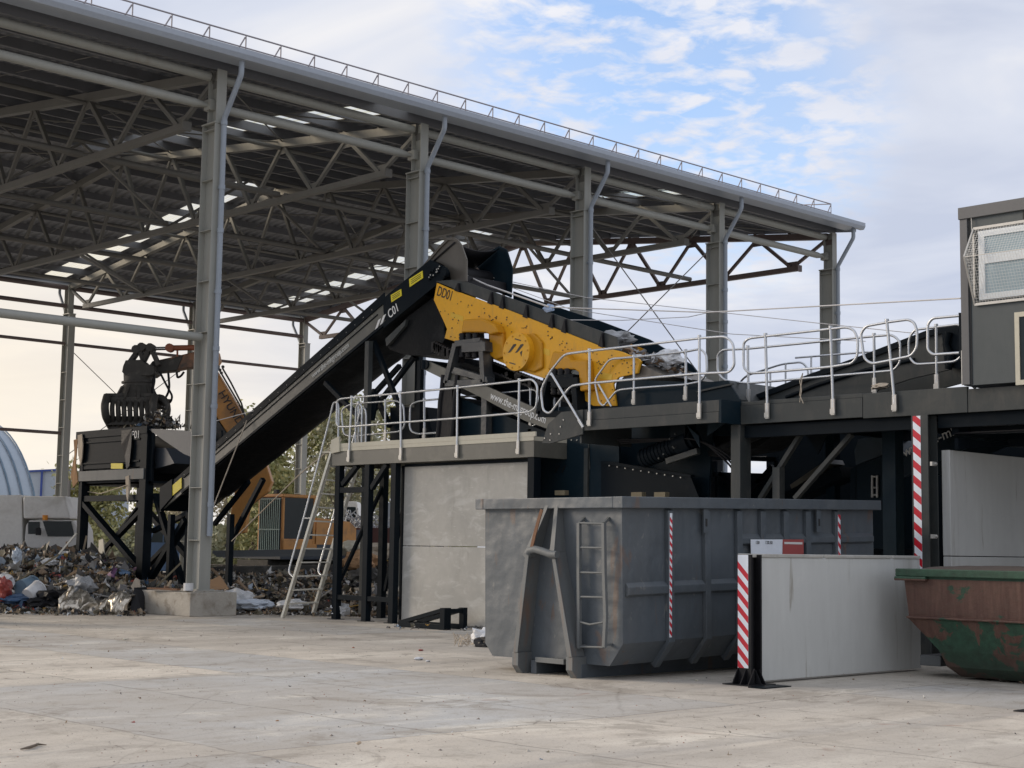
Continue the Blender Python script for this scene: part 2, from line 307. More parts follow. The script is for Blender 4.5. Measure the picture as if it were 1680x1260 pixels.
# ------------------------------------------------------------------ mesh helpers
ORG = {}
V = Vector
class MB:
    def __init__(s): s.v = []; s.f = []; s.m = []; s.sm = []; s.p = []; s.k = 0
    def add(s, vs, fs, mi=0, smooth=False):
        o = len(s.v); s.v += [V(x) for x in vs]
        for f in fs: s.f.append([o+i for i in f]); s.m.append(mi); s.sm.append(smooth); s.p.append(s.k)
        return s
    def box(s, a, b, mi=0):
        s.k += 1
        x0, x1 = sorted((a[0], b[0])); y0, y1 = sorted((a[1], b[1])); z0, z1 = sorted((a[2], b[2]))
        vs = [(x, y, z) for z in (z0, z1) for x, y in ((x0, y0), (x1, y0), (x1, y1), (x0, y1))]
        return s.add(vs, [(3, 2, 1, 0), (4, 5, 6, 7), (0, 1, 5, 4), (1, 2, 6, 5), (2, 3, 7, 6), (3, 0, 4, 7)], mi)
    def beam(s, a, b, w, h, up=(0, 0, 1), mi=0):      # w across, h along 'up'
        s.k += 1; a, b = V(a), V(b); d = (b-a).normalized(); up = V(up); sd_ = d.cross(up)
        if sd_.length < 1e-4: sd_ = d.cross(V((1, 0, 0)))
        sd_.normalize(); u = sd_.cross(d).normalized()
        vs = []
        for p in (a, b):
            for i, j in ((-1, -1), (1, -1), (1, 1), (-1, 1)): vs.append(p + sd_*(w/2*i) + u*(h/2*j))
        return s.add(vs, [(3, 2, 1, 0), (4, 5, 6, 7), (0, 1, 5, 4), (1, 2, 6, 5), (2, 3, 7, 6), (3, 0, 4, 7)], mi)
    def hbeam(s, a, b, w, h, t_=.02, up=(0, 0, 1), mi=0):   # open I section
        a, b = V(a), V(b); d = (b-a).normalized(); up = V(up); sd_ = d.cross(up).normalized(); u = sd_.cross(d).normalized()
        s.beam(a+u*(h/2-t_/2), b+u*(h/2-t_/2), w, t_, up, mi); s.beam(a-u*(h/2-t_/2), b-u*(h/2-t_/2), w, t_, up, mi)
        return s.beam(a, b, t_, h-2*t_-.002, up, mi)
    def prism(s, pts, vec, mi=0):
        s.k += 1; pts = [V(p) for p in pts]; vec = V(vec); n = len(pts)
        vs = pts + [p+vec for p in pts]
        fs = [tuple(range(n)), tuple(range(2*n-1, n-1, -1))] + [(i, i+n, (i+1) % n+n, (i+1) % n) for i in range(n)]
        return s.add(vs, fs, mi)
    def tube(s, pts, r, n=8, closed=False, mi=0, cap=True):
        s.k += 1; pts = [V(p) for p in pts]; N = len(pts); rr = r if isinstance(r, (list, tuple)) else [r]*N
        tg = []
        for i in range(N):
            if closed: d = pts[(i+1) % N]-pts[i-1]
            else: d = pts[min(i+1, N-1)]-pts[max(i-1, 0)]
            tg.append(d.normalized())
        ref = V((0, 0, 1)) if abs(tg[0].z) < .9 else V((1, 0, 0))
        nrm = tg[0].cross(ref).normalized(); vs = []
        for i in range(N):
            nrm = (nrm - tg[i]*nrm.dot(tg[i])).normalized(); bn = tg[i].cross(nrm)
            for k in range(n):
                a = 2*PI*k/n; vs.append(pts[i] + (nrm*math.cos(a)+bn*math.sin(a))*rr[i])
        fs = []
        for i in range(N if closed else N-1):
            j = (i+1) % N
            for k in range(n): fs.append((i*n+k, i*n+(k+1) % n, j*n+(k+1) % n, j*n+k))
        s.add(vs, fs, mi, True)
        if cap and not closed: s.add(vs[:n], [tuple(range(n))[::-1]], mi); s.add(vs[-n:], [tuple(range(n))], mi)
        return s
    def cyl(s, a, b, r, n=20, mi=0, r2=None):
        return s.tube([a, b], [r, r if r2 is None else r2], n, mi=mi)
    def sheet(s, P, nu, nv, mi=0, smooth=True, thick=None):
        o = [P(i/nu, j/nv) for j in range(nv+1) for i in range(nu+1)]
        fs = [(j*(nu+1)+i, j*(nu+1)+i+1, (j+1)*(nu+1)+i+1, (j+1)*(nu+1)+i) for j in range(nv) for i in range(nu)]
        return s.add(o, fs, mi, smooth)
    def each(s, name, m, parent=None, **kw):      # every primitive becomes an object of its own
        for k in sorted(set(s.p)):
            q = MB(); mp = {}
            for f, mi, sm, p in zip(s.f, s.m, s.sm, s.p):
                if p != k: continue
                for i in f:
                    if i not in mp: mp[i] = len(q.v); q.v.append(s.v[i])
                q.f.append([mp[i] for i in f]); q.m.append(mi); q.sm.append(sm)
            q.build(name, m, parent, **kw)
    def build(s, name, m, parent=None, bevel=0, solid=0):
        org = ORG.get(parent.name, V((0, 0, 0))) if parent else V((0, 0, 0))
        me = bpy.data.meshes.new(name); me.from_pydata([v-org for v in s.v], [], s.f)
        for mm in (m if isinstance(m, (list, tuple)) else [m]): me.materials.append(mm)
        me.polygons.foreach_set('material_index', s.m); me.polygons.foreach_set('use_smooth', s.sm); me.update()
        o = bpy.data.objects.new(name, me); C.objects.link(o)
        if parent: o.parent = parent; ORG[o.name] = org
        else: ORG[o.name] = V((0, 0, 0))
        if bevel:
            b = o.modifiers.new('bevel', 'BEVEL'); b.width = bevel; b.segments = 2; b.limit_method = 'ANGLE'; b.angle_limit = R(40)
        if solid:
            b = o.modifiers.new('solid', 'SOLIDIFY'); b.thickness = solid
        return o
def thing(name, label, cat, loc=(0, 0, 0), group=None):
    o = bpy.data.objects.new(name, None); C.objects.link(o); o.location = loc; ORG[o.name] = V(loc)
    o['label'] = label; o['category'] = cat
    if group: o['group'] = group
    o.empty_display_size = .3
    return o
def tag(o, label, cat, group=None):
    o['label'] = label; o['category'] = cat
    if group: o['group'] = group
    return o
def struct(o, kind='structure'): o['kind'] = kind; return o
def rnd_pts(pts, r=.07, seg=4, closed=False):     # round the corners of a polyline
    pts = [V(p) for p in pts]; out = []; N = len(pts)
    for i, p in enumerate(pts):
        if not closed and i in (0, N-1): out.append(p); continue
        a = pts[i-1]; b = pts[(i+1) % N]; da = (a-p); db = (b-p); k = min(r, da.length*.45, db.length*.45)
        A_ = p+da.normalized()*k; B_ = p+db.normalized()*k
        for j in range(seg+1):
            q = j/seg; out.append(A_*(1-q)**2 + p*2*q*(1-q) + B_*q*q)
    return out
def text(s, p0, xd, up, size, m, name, parent, depth=.004, spacing=1.0, xs=1.0):
    cu = bpy.data.curves.new('t', 'FONT'); cu.body = s; cu.size = size; cu.extrude = depth; cu.space_character = spacing; cu.offset = size*.006
    ob = bpy.data.objects.new('t', cu); C.objects.link(ob)
    bpy.context.view_layer.update()
    me = bpy.data.meshes.new_from_object(ob.evaluated_get(bpy.context.evaluated_depsgraph_get()))
    xd = V(xd).normalized(); up = V(up); up = (up-xd*up.dot(xd)).normalized(); n = xd.cross(up); org = ORG.get(parent.name, V((0, 0, 0)))
    for v in me.vertices: v.co = V(p0) + xd*v.co.x*xs + up*v.co.y + n*v.co.z - org
    me.materials.clear(); me.materials.append(m)
    bpy.data.objects.remove(ob); o = bpy.data.objects.new(name, me); C.objects.link(o); o.parent = parent; ORG[o.name] = org; return o
def px(pts, **k): return [at(x, y, **k) for x, y in pts]
# ------------------------------------------------------------------ ground
g = MB(); g.add([(-600, -600, 0), (900, -600, 0), (900, 900, 0), (-600, 900, 0)], [(0, 1, 2, 3)])
struct(g.build('ground', M_GROUND))

# ------------------------------------------------------------------ open sided steel hall
YN, YF, YR = 29.6, 59.4, 44.5          # near columns, far columns, ridge
def roofz(y): return 12.62 + .118*(min(y, 2*YR-y) - 28.75)
FR = [6.7, 12.85, 19.0, 25.15, 31.3, 37.45, 43.6]
X0, X1 = 3.0, 44.0
hall = thing('steel_hall', 'tall open sided steel hall with lattice roof trusses above the conveyor', 'hall', (24, 44, 0))
SKY = [(23.7, 24.75, 28.9, YR-.2), (30.05, 31.05, YR+.2, 60.1), (36.2, 37.1, 29.6, 34.0), (41.3, 42.5, YR+.2, 60.1)]
def corr(x0, x1, ya, yb):
    r = MB(); p = .333; k = 0; xs = []
    x = x0
    while x < x1-1e-6:
        for dx, dz in ((0, 0), (.10, 0), (.15, .05), (.28, .05)):
            if x+dx < x1: xs.append((x+dx, dz))
        x += p
    xs.append((x1, 0)); vs = []; n = len(xs)
    for y in (ya, yb):
        for X, dz in xs: vs.append((X, y, roofz(y)+dz))
    return r, vs, [(i, i+1, n+i+1, n+i) for i in range(n-1)]
roof = MB()
for ya, yb, side in ((28.75, YR, 0), (YR, 60.25, 1)):
    cuts = sorted([(a, b, c, d) for a, b, c, d in SKY if (c < YR) == (side == 0)])
    x = X0
    for a, b, c, d in cuts + [(X1, X1, 0, 0)]:
        _, vs, fs = corr(x, a, ya, yb); roof.add(vs, fs)
        if a < X1:
            for y0, y1 in ((ya, c), (d, yb)):
                if y1-y0 > .05: _, vs, fs = corr(a, b, max(y0, ya), min(y1, yb)); roof.add(vs, fs)
        x = b
ro = roof.build('roof_sheeting', M_ROOF, hall, solid=.01)
for a, b, c, d in SKY:
    q = MB(); _, vs, fs = corr(a, b, c, d); q.add(vs, fs); q.build('rooflight', M_SKYL, ro)
pu = MB()
y = 29.6
ys = []
while y < 59.6: ys.append(y); y += 1.49
for y in ys:
    z = roofz(y) - .005
    pu.box((X0, y-.035, z-.25), (X1, y-.028, z)); pu.box((X0, y-.028, z-.25), (X1, y+.045, z-.243)); pu.box((X0, y-.028, z-.007), (X1, y+.045, z))
pu.build('purlins', M_PURL, hall)
sg = MB()       # sag rods and cleats between the purlins
for i in range(len(FR)-1):
    for k in (1, 2):
        x = FR[i] + (FR[i+1]-FR[i])*k/3
        for a, b in zip(ys[:-1], ys[1:]): sg.tube([(x, a, roofz(a)-.2), (x, b, roofz(b)-.2)], .012, 4)
for i in range(1, len(FR)-1):
    x0, x1 = FR[i], FR[i+1]
    for k in range(0, 10, 2):
        a, b = YN+3*k, YN+3*(k+2)
        if b > YF+.6: continue
        if i % 2 == 0 or i == 5:
            sg.tube([(x0, a, roofz(a)-.34), (x1, b, roofz(b)-.34)], .022, 5); sg.tube([(x1, a, roofz(a)-.36), (x0, b, roofz(b)-.36)], .022, 5)
sg.build('roof_bracing', M_TRUSS, hall)
TB = 11.37
for fi, x in enumerate(FR):
    m = MB()
    def tz(y): return roofz(y) - .40
    last = fi == len(FR)-1
    m.beam((x, YN, tz(YN)), (x, YR, tz(YR)), .2, .22); m.beam((x, YR, tz(YR)), (x, YF, tz(YF)), .2, .22)
    m.beam((x, YN+1.25, TB), (x, YF-1.25, TB), .17, .17)
    n = 10
    tops = [YN+2.98*k for k in range(11)]
    for k in range(10):
        b = tops[k] + 1.49
        m.beam((x, tops[k]+.06, tz(tops[k])-.1), (x, b-.06, TB+.08), .095, .095); m.beam((x, b+.06, TB+.08), (x, tops[k+1]-.06, tz(tops[k+1])-.1), .11, .11)
    for k in range(10): b = tops[k]+1.49; m.box((x-.012, b-.22, TB+.086), (x+.012, b+.22, TB+.26)); m.box((x-.012, tops[k]-.2, tz(tops[k])-.3), (x+.012, tops[k]+.2, tz(tops[k])-.111))
    for y in ys[1:-1]: m.box((x-.05, y+.06, roofz(y)-.30), (x+.05, y+.14, roofz(y)-.03))
    m.box((x-.12, YN+1.16, TB-.11), (x+.12, YN+1.24, TB+.11))
    m.build('roof_truss', M_TRUSSR if last else M_TRUSS, hall)
tie = MB()
for y, z, r in ((YN+5.96, TB+.15, .085), (YN+11.9, TB+.15, .085), (YR+3, TB+.15, .085), (YR+8.9, TB+.15, .085)):
    for a, b in zip(FR[:-1], FR[1:]): tie.tube([(a+.1, y, z), (b-.1, y, z)], r, 8)
for y in (YN+5.96, YN+11.9, YR, YR+5.9):
    for a, b in zip(FR[:-1], FR[1:]): tie.tube([(a+.1, y, roofz(y)-.55), (b-.1, y, roofz(y)-.55)], .06, 6)
tie.each('tie_tube', M_TRUSS, hall)
# horizontal web bracing at the bottom chord level
hb = MB()
for (a, b, y0, y1) in ((FR[4], FR[5], YN+5.96, YN+11.9), (FR[3], FR[4], YR+3, YR+8.9)):
    hb.beam((a, y0, TB+.05), (b, y1, TB+.05), .09, .09)
for a, b in ((FR[4], FR[5]), (FR[3], FR[4]), (FR[5], FR[6]), (FR[2], FR[3])):        # vertical bracing frames between trusses
    for y in (YR-2.9, YR+8.9):
        hb.beam((a, y, TB+.1), ((a+b)/2, y, roofz(y)-.6), .08, .08); hb.beam((b, y, TB+.1), ((a+b)/2, y, roofz(y)-.6), .08, .08)
hb.each('truss_brace', M_TRUSS, hall)
# columns
def column(x, y, out, near):
    m = MB(); h = .26
    z1 = 11.15
    m.box((x-.15, y-h, .58 if near else 0), (x+.15, y-h+.018, z1)); m.box((x-.15, y+h-.018, .58 if near else 0), (x+.15, y+h, z1))
    m.box((x-.008, y-h+.018, .58 if near else 0), (x+.008, y+h-.018, z1))
    for i in range(9):
        z = 1.65 + i*1.17
        m.box((x-.14, y-h+.019, z), (x-.009, y+h-.019, z+.014)); m.box((x+.009, y-h+.019, z), (x+.14, y+h-.019, z+.014))
    m.box((x-.17, y-h-.02, z1), (x+.17, y+h+.02, z1+.03))
    q = -1 if out < 0 else 1
    zt = roofz(y)-.3
    m.box((x-.13, y+q*.26, z1+.03), (x+.13, y+q*.242, zt)); m.box((x-.13, y-q*.10, z1+.03), (x+.13, y-q*.082, zt)); m.box((x-.008, min(y+q*.242, y-q*.082), z1+.03), (x+.008, max(y+q*.242, y-q*.082), zt))
    m.box((x-.22, y-.33, .55 if near else 0), (x+.22, y+.33, .58 if near else .03))
    c = m.build('column', M_COL, hall)
    p = MB(); yo = y + out*.37; yg = y + out*1.0
    zt = roofz(28.75) - .12
    p.tube(rnd_pts([(x+.02, yg, zt), (x+.02, yg, zt-.35), (x+.02, yo, 11.25), (x+.02, yo, 1.75)], .06, 2), .066, 10)
    for z in (2.4, 4.6, 5.9, 7.2, 8.6, 9.6, 11.1): p.tube([(x+.02, yo, z), (x+.02, yo, z+.10)], .08, 10); 
    for z in (4.6, 7.2, 9.6): p.box((x-.02, min(yo, y+out*.26), z+.03), (x+.06, max(yo, y+out*.26), z+.07))
    p.build('downpipe', M_PIPE, c)
for x in FR[1:]: column(x, YN, -1, True)
for x in FR[2:]: column(x, YF, 1, False)
for i, x in enumerate(FR[1:]):
    b = MB(); b.box((x-.60, YN-.66, .0), (x+.60, YN+1.45, .52)); b.box((x-.40, YN-.5, .521), (x+.40, YN+.5, .55)); b.build('concrete_base', M_CONC3, hall, bevel=.02)
# eaves tubes, gutter
e = MB()
for a, b in zip(FR[:-1], FR[1:]):
    for y in (YN, YF):
        if y == YF: continue
        e.tube([(a+.16, y+.02, 12.28), (b-.16, y+.02, 12.28)], .105, 10)
        e.tube([(a+.16, y+.10, 11.62), (a+.5, y+.10, 11.62), (b-.5, y+.10, 11.62), (b-.16, y+.10, 11.62)], [.05, .105, .105, .05], 10)
        e.box((a+.009, y-.06, 11.5), (a+.17, y+.2, 11.74)); e.box((b-.17, y-.06, 11.5), (b-.009, y+.2, 11.74))
e.tube([(3, YN, 6.2), (18.84, YN, 6.22)], .10, 10); 
for x in (12.85,): pass
e.each('eaves_tube', M_COL, hall)
e = MB()
for a, b in zip(FR[:-1], FR[1:]):
    e.tube([(a+.16, YF, 12.28), (b-.16, YF, 12.28)], .105, 10); e.tube([(a+.16, YF, 11.5), (b-.16, YF, 11.5)], .09, 8)
    e.tube([(a+.16, YF, 9.9), (b-.16, YF, 9.9)], .07, 8)
    if a < 30: e.tube([(a+.16, YF, 6.1), (b-.16, YF, 6.1)], .07, 8)
e.each('side_tube', M_TRUSSR, hall)
gt = MB()
for y, q in ((28.62, -1), (60.38, 1)):
    gt = MB(); z = roofz(28.75)
    prof = [(0, .05), (0, -.10), (q*.05, -.16), (q*.19, -.16), (q*.25, -.06), (q*.25, .06), (q*.235, .06), (q*.235, -.05), (q*.18, -.145), (q*.055, -.145), (q*.015, -.09), (q*.015, .05)]
    gt.prism([(X0, y+a, z+b) for a, b in prof], (X1-X0, 0, 0))
    gt.box((X0, y-q*.02, z-.10), (X1, y-q*.5, z-.085)); gt.build('gutter', M_GUT, hall)
vg = MB(); 
for a, b in ((28.75, YR), (YR, 60.25)): vg.beam((X1+.02, a, roofz(a)-.05), (X1+.02, b, roofz(b)-.05), .03, .28)
vg.build('verge_trim', M_GUT, hall)
rr = MB(); yr = 29.0; zb = 12.67; xe = 42.9
for z, r in ((12.95, .017), (13.25, .019)): rr.tube([(5, yr, z), (xe, yr, z)], r, 6)
x = xe
while x > 6:
    rr.tube([(x, yr, zb-.04), (x, yr, 13.25)], .016, 6); rr.tube([(x-.16, yr+.03, 12.93), (x-.02, yr+.005, 13.2)], .018, 5); x -= .98
rr.tube([(xe, yr, 13.25), (xe, yr+1.2, 13.4)], .02, 6); rr.tube([(xe, yr+1.2, 12.8), (xe, yr+1.2, 13.4)], .02, 6)
rr.build('roof_edge_railing', M_RAILR, hall)
cw = MB()
def cross(xa, xb, y, z0, z1): cw.tube([(xa, y, z0), (xb, y, z1)], .018, 5); cw.tube([(xa, y, z1), (xb, y, z0)], .018, 5)
cross(FR[4]+.2, FR[5]-.2, YN, 6.5, 11.0); cross(FR[4]+.2, FR[5]-.2, YF, 5.2, 9.6); cross(FR[5]+.2, FR[6]-.2, YF, 5.2, 9.6)
cw.each('brace_cable', M_WIRE, hall)

# ------------------------------------------------------------------ raised walkway of the sorting line
XL, XA, XB = 20.5, 20.2, 20.72
plat = thing('sorting_platform', 'long raised steel walkway with grey edge beams and striped post', 'platform', (22, 17, 0))
m = MB(); m.box((XL, 20.55, 3.31), (XL+.08, 26.85, 3.62)); m.box((XL+1.35, 20.55, 3.31), (XL+1.43, 26.85, 3.62)); m.box((XL+.08, 26.77, 3.31), (XL+1.35, 26.85, 3.62)); m.box((XL+.08, 20.55, 3.31), (XL+1.35, 20.63, 3.62)); m.build('lower_edge_beam', M_FASC2, plat, bevel=.006)
m = MB(); m.box((XL-.01, 20.55, 3.622), (XL+1.44, 26.87, 3.70)); m.box((XL-.015, 20.50, 3.701), (XL+.02, 26.87, 3.79)); m.build('lower_deck', M_FASCL, plat)
m = MB()
m.box((XA, 15.9, 3.72), (XA+.06, 19.05, 3.90)); m.box((XA+.012, 15.9, 3.903), (XA+.05, 19.05, 4.10)); m.build('upper_edge_beam', M_FASC, plat, bevel=.005)
m = MB(); m.box((XB, 13.45, 3.72), (XB+.06, 15.84, 4.03)); m.box((XB+.012, 13.45, 4.033), (XB+.05, 15.84, 4.10))
m.box((XB, 11.63, 3.70), (XB+.06, 13.44, 4.09)); m.box((XB+.005, 6.0, 3.70), (XB+.065, 11.62, 4.05)); m.build('upper_edge_beam', M_FASC, plat, bevel=.005)
m = MB(); m.box((XA+.001, 15.845, 3.715), (XB+.06, 15.895, 4.105)); m.build('corner_plate', M_DARK2, plat)
m = MB(); m.box((XA+.07, 15.9, 3.92), (25.5, 19.0, 3.98)); m.box((XB+.07, 6.0, 3.92), (25.5, 15.84, 3.98)); m.build('upper_deck', M_DARK, plat)
# gusset between the two levels
m = MB(); m.prism(px([(889, 727), (899, 696), (921, 676), (956, 672), (956, 712), (905, 727)], X=XA-.02), (.04, 0, 0))
m.box((XA+.03, 19.06, 3.5), (21.6, 19.1, 4.0)); m.build('step_gusset', M_FASC, plat)
m = MB()
for p in [(904, 712), (918, 712), (920, 700), (894, 719), (903, 722), (925, 689)]:
    a = at(*p, X=XA-.021); m.cyl(a, a-V((.015, 0, 0)), .014, 8)
m.build('bolts', M_CLIP, plat)
# ladder head step plates
# columns
def post(x0, y0, x1, y1, z0, z1, name='post', mm=M_DARK): 
    q = MB(); q.box((x0, y0, z0), (x1, y1, z1)); q.box((x0-.06, y0-.06, z0), (x1+.06, y1+.06, z0+.015)); return q.build(name, mm, plat, bevel=.006)
for y in (26.62, 25.6, 24.72): post(XL+.02, y-.08, XL+.16, y+.08, 0, 3.31)
for y in (26.62, 25.6, 24.72, 22.6, 20.7): post(XL+1.27, y-.08, XL+1.41, y+.08, 0, 3.31)
post(XL+.02, 20.56, XL+.2, 20.74, 0, 3.31)
q = MB()
q.beam((XL+.09, 26.54, 2.78), (XL+.09, 25.68, 2.78), .12, .12); q.beam((XL+.09, 26.54, .48), (XL+.09, 25.68, .48), .1, .1); q.beam((XL+.09, 25.52, .48), (XL+.09, 24.8, .48), .1, .1)
q.beam((XL+.09, 26.5, 2.9), (XL+.09, 26.0, 3.3), .1, .1); q.beam((XL+.09, 25.5, 2.8), (XL+.09, 25.0, 3.3), .1, .1)
q.beam((XL+1.34, 26.5, .6), (XL+1.34, 25.7, 3.1), .08, .08); q.beam((XL+1.34, 25.5, 3.2), (XL+1.34, 24.8, .5), .08, .08); q.beam((XL+1.34, 25.5, .5), (XL+1.34, 24.8, 2.9), .08, .08)
q.beam((XL+.1, 26.62, .7), (XL+1.3, 26.62, 2.9), .07, .07)
q.prism([(XL+1.3, 25.6, 2.4), (XL+1.3, 25.6, 1.5), (XL+1.3, 25.1, 1.95)], (.02, 0, 0)); q.prism([(XL+1.3, 25.6, 1.0), (XL+1.3, 25.6, .4), (XL+1.3, 25.1, .5)], (.02, 0, 0))
q.each('cross_brace', M_DARK, plat)
post(XB+.0, 15.85, XB+.3, 16.05, 0, 3.72, mm=M_FASC)
post(XB+.35, 15.3, XB+.5, 15.45, 0, 3.0, mm=M_FASC)
post(21.9, 13.6, 22.15, 13.85, 0, 3.9, mm=M_DARK2)
post(24.6, 16.6, 24.8, 16.8, 0, 3.9, mm=M_DARK2); post(24.8, 10, 25.0, 10.2, 0, 3.9, mm=M_DARK2); post(24.8, 7, 25.0, 7.2, 0, 3.9, mm=M_DARK2)
# striped post, an open I section
sp = MB(); xs = 20.62
sp.box((xs, 12.24, 0), (xs+.02, 12.52, 3.695)); sp.box((xs+.26, 12.24, 0), (xs+.28, 12.52, 3.695)); sp.box((xs+.021, 12.37, 0), (xs+.259, 12.39, 3.695)); sp.box((xs-.08, 12.235, 0), (xs+.36, 12.6, .02))
spo = sp.build('striped_post', M_FASC, plat)
def stripes(p0, wdir, up, wd, ht, pitch, nrm, parent, name='warning_tape', slope=1.0, first=0):
    p0 = V(p0); wdir = V(wdir); up = V(up); nrm = V(nrm)*.004
    mb = MB(); mb.prism([p0, p0+wdir*wd, p0+wdir*wd+up*ht, p0+up*ht], nrm, 0)
    z = -wd*abs(slope) - pitch + first
    while z < ht:
        a = [(0, z), (wd, z - slope*wd), (wd, z-slope*wd+pitch*.5), (0, z+pitch*.5)]
        poly = [(u_, v_) for u_, v_ in a]
        # clip to the tape's height
        def clip(P, lim, keep):
            o = []
            for i in range(len(P)):
                A_, B_ = P[i-1], P[i]
                ia, ib = keep(A_[1]), keep(B_[1])
                if ia != ib: q_ = (lim-A_[1])/(B_[1]-A_[1]); o.append((A_[0]+(B_[0]-A_[0])*q_, lim))
                if ib: o.append(B_)
            return o
        poly = clip(poly, 0, lambda v: v >= 0)
        if len(poly) > 2: poly = clip(poly, ht, lambda v: v <= ht)
        if len(poly) > 2: mb.prism([p0+nrm*1.02+wdir*u_+up*v_ for u_, v_ in poly], nrm*.3, 1)
        z += pitch
    return mb.build(name, [M_TWHITE, M_RED], parent)
stripes((xs-.001, 12.49, 1.36), (0, -1, 0), (0, 0, 1), .13, 2.32, .235, (-1, 0, 0), spo, slope=.8)
bo = MB()
for i in range(6): bo.cyl((xs+.14, 12.366, 3.55-i*.17), (xs+.14, 12.35, 3.55-i*.17), .015, 8)
bo.build('bolts', M_CLIP, spo)

# handrails: looped galvanised tube panels on bracketed posts
RT = .0215
def panel(pts, X, name='handrail'):
    m = MB(); m.tube(rnd_pts(px(pts, X=X), .12, 4, True), RT, 8, True); return m.build(name, M_GALV, plat)
def rpost(top, bot, X, outer=True):
    m = MB(); a, b = at(*top, X=X-.0), at(*bot, X=X)
    a = a + V((-.0, 0, 0)); m.tube([b+V((0, 0, .12)), a], RT*1.1, 8)
    m.cyl(a-V((0, 0, .01)), a+V((0, 0, .035)), .032, 10)
    c = m.build('rail_post', M_GALV, plat)
    k = MB(); k.box((b.x-.02, b.y-.035, b.z), (b.x+.012, b.y+.035, b.z+.26)); k.box((b.x-.03, b.y-.045, b.z+.02), (b.x-.021, b.y+.045, b.z+.10)); k.build('bracket', M_CLIP, c)
Xr = XL-.035
panel([(553, 657), (560, 654), (657, 645), (751, 636), (851, 625), (873, 622), (882, 633), (880, 668), (868, 676), (751, 686), (657, 693), (571, 700), (556, 700), (552, 695)], Xr)
for tp, bt in (((577, 652), (572, 758)), ((657, 644), (657.5, 755)), ((750.5, 635), (749.5, 751)), ((852, 624), (850, 745))): rpost(tp, bt, Xr)
Xk = XL+1.4
panel([(673, 664), (686, 658), (803, 647), (878, 639), (884, 650), (884, 692), (874, 700), (803, 704), (686, 712), (675, 708), (672, 700)], Xk)
panel([(560, 672), (575, 663), (650, 657), (662, 664), (664, 700), (655, 708), (575, 716), (563, 712)], Xk)
for tp, bt in (((696, 656), (696, 722)), ((803, 646), (803, 716)), ((870, 639), (870, 712)), ((588, 661), (588, 728)), ((632, 658), (632, 724))): rpost(tp, bt, Xk)
m = MB()
for pts in ([(583, 730), (584, 668), (589, 661), (594, 668), (593, 728)],): m.tube(rnd_pts(px(pts, X=XL+.9), .06, 3), RT, 8)
m.build('end_rail', M_GALV, plat)
Xr = XA-.035
panel([(887, 640), (902, 610), (926, 581), (966, 576), (1147, 555), (1190, 552), (1203, 562), (1205, 600), (1196, 611), (1145, 613), (966, 629), (936, 633), (902, 679), (891, 674)], Xr)
rpost((967, 575), (967, 699), Xr); rpost((1147.5, 553), (1147.5, 687), Xr)
m = MB(); a, b = at(904, 612, X=Xr-.03), at(957, 701, X=Xr-.03); m.tube([a, b], RT, 8); m.beam(b, b+(a-b)*.14, .05, .03, (1, 0, 0)); m.build('stair_rail', M_GALV, plat)
Xk = XA+1.55
panel([(975, 624), (1000, 589), (1040, 586), (1125, 577), (1150, 572), (1159, 582), (1160, 612), (1150, 626), (1125, 631), (1040, 637), (1012, 640), (990, 667), (983, 660)], Xk)
rpost((1040, 585), (1040, 664), Xk); rpost((1125, 576), (1125, 657), Xk)
m = MB(); m.tube([at(980, 627, X=Xk-.03), at(1003, 667, X=Xk-.03)], RT, 8); m.build('stair_rail', M_GALV, plat)
m = MB()
for x in (908, 945): m.tube(rnd_pts(px([(x-28, 690), (x-26, 640), (x, 633), (x+2, 690)], X=XL+1.42), .08, 3), RT, 8)
m.build('end_rail', M_GALV, plat)
Xr = XB-.035
panel([(1220, 562), (1229, 555), (1256, 551.6), (1363, 539.7), (1390, 536.5), (1402, 542), (1408, 559), (1406, 586), (1398, 596), (1363, 602), (1256, 611), (1230, 612.6), (1220, 604)], Xr)
rpost((1256, 550), (1259, 687), Xr); rpost((1362.5, 538), (1367, 681), Xr)
panel([(1412, 547), (1421, 535), (1455, 528.7), (1490, 524), (1500, 529), (1505, 544), (1504, 571), (1495, 584), (1457, 592), (1430, 597), (1418, 589)], Xr)
rpost((1455, 527), (1468, 675), Xr)
m = MB(); m.tube(rnd_pts(px([(1574, 518), (1530, 522), (1522, 532), (1522, 574), (1530, 582), (1574, 579)], X=Xr), .12, 4), RT, 8); m.build('handrail', M_GALV, plat)
m = MB(); m.box((Xr-.03, 11.62, 4.45), (Xr+.05, 11.95, 5.02))
m = MB(); m.prism(px([(1572.5, 513), (1581, 513), (1582, 586), (1574, 586)], X=Xr-.01), (.05, 0, 0)); m.build('end_plate', M_DARK, plat)
Xk = XB+1.5
panel([(1177, 582), (1186, 574), (1228, 572), (1433, 551.6), (1464, 549), (1477, 560), (1477, 595), (1466, 608), (1433, 611), (1227, 629), (1190, 625), (1177, 612)], Xk)
panel([(1491, 556), (1500, 541), (1536, 536.7), (1575, 532), (1580, 545), (1580, 582), (1568, 593), (1536, 596), (1501, 598), (1491, 585)], Xk)
for tp, bt in (((1227, 570), (1228, 662)), ((1434, 550), (1435, 645)), ((1536, 535), (1537, 640))): rpost(tp, bt, Xk)
m = MB(); X3 = XB+5
m.tube(rnd_pts(px([(1205, 640), (1222, 617), (1284, 597), (1316, 594), (1326, 605), (1326, 622)], X=X3), .15, 3), RT, 6); m.tube(rnd_pts(px([(1305, 587), (1330, 585), (1430, 577), (1436, 590), (1432, 606), (1330, 612)], X=X3), .15, 3), RT, 6)
for x, y in ((1289, 596), (1264, 612), (1331, 585)): m.tube([at(x, y, X=X3), at(x, y+45, X=X3)], RT, 6)
m.build('handrail', M_GALV, plat)
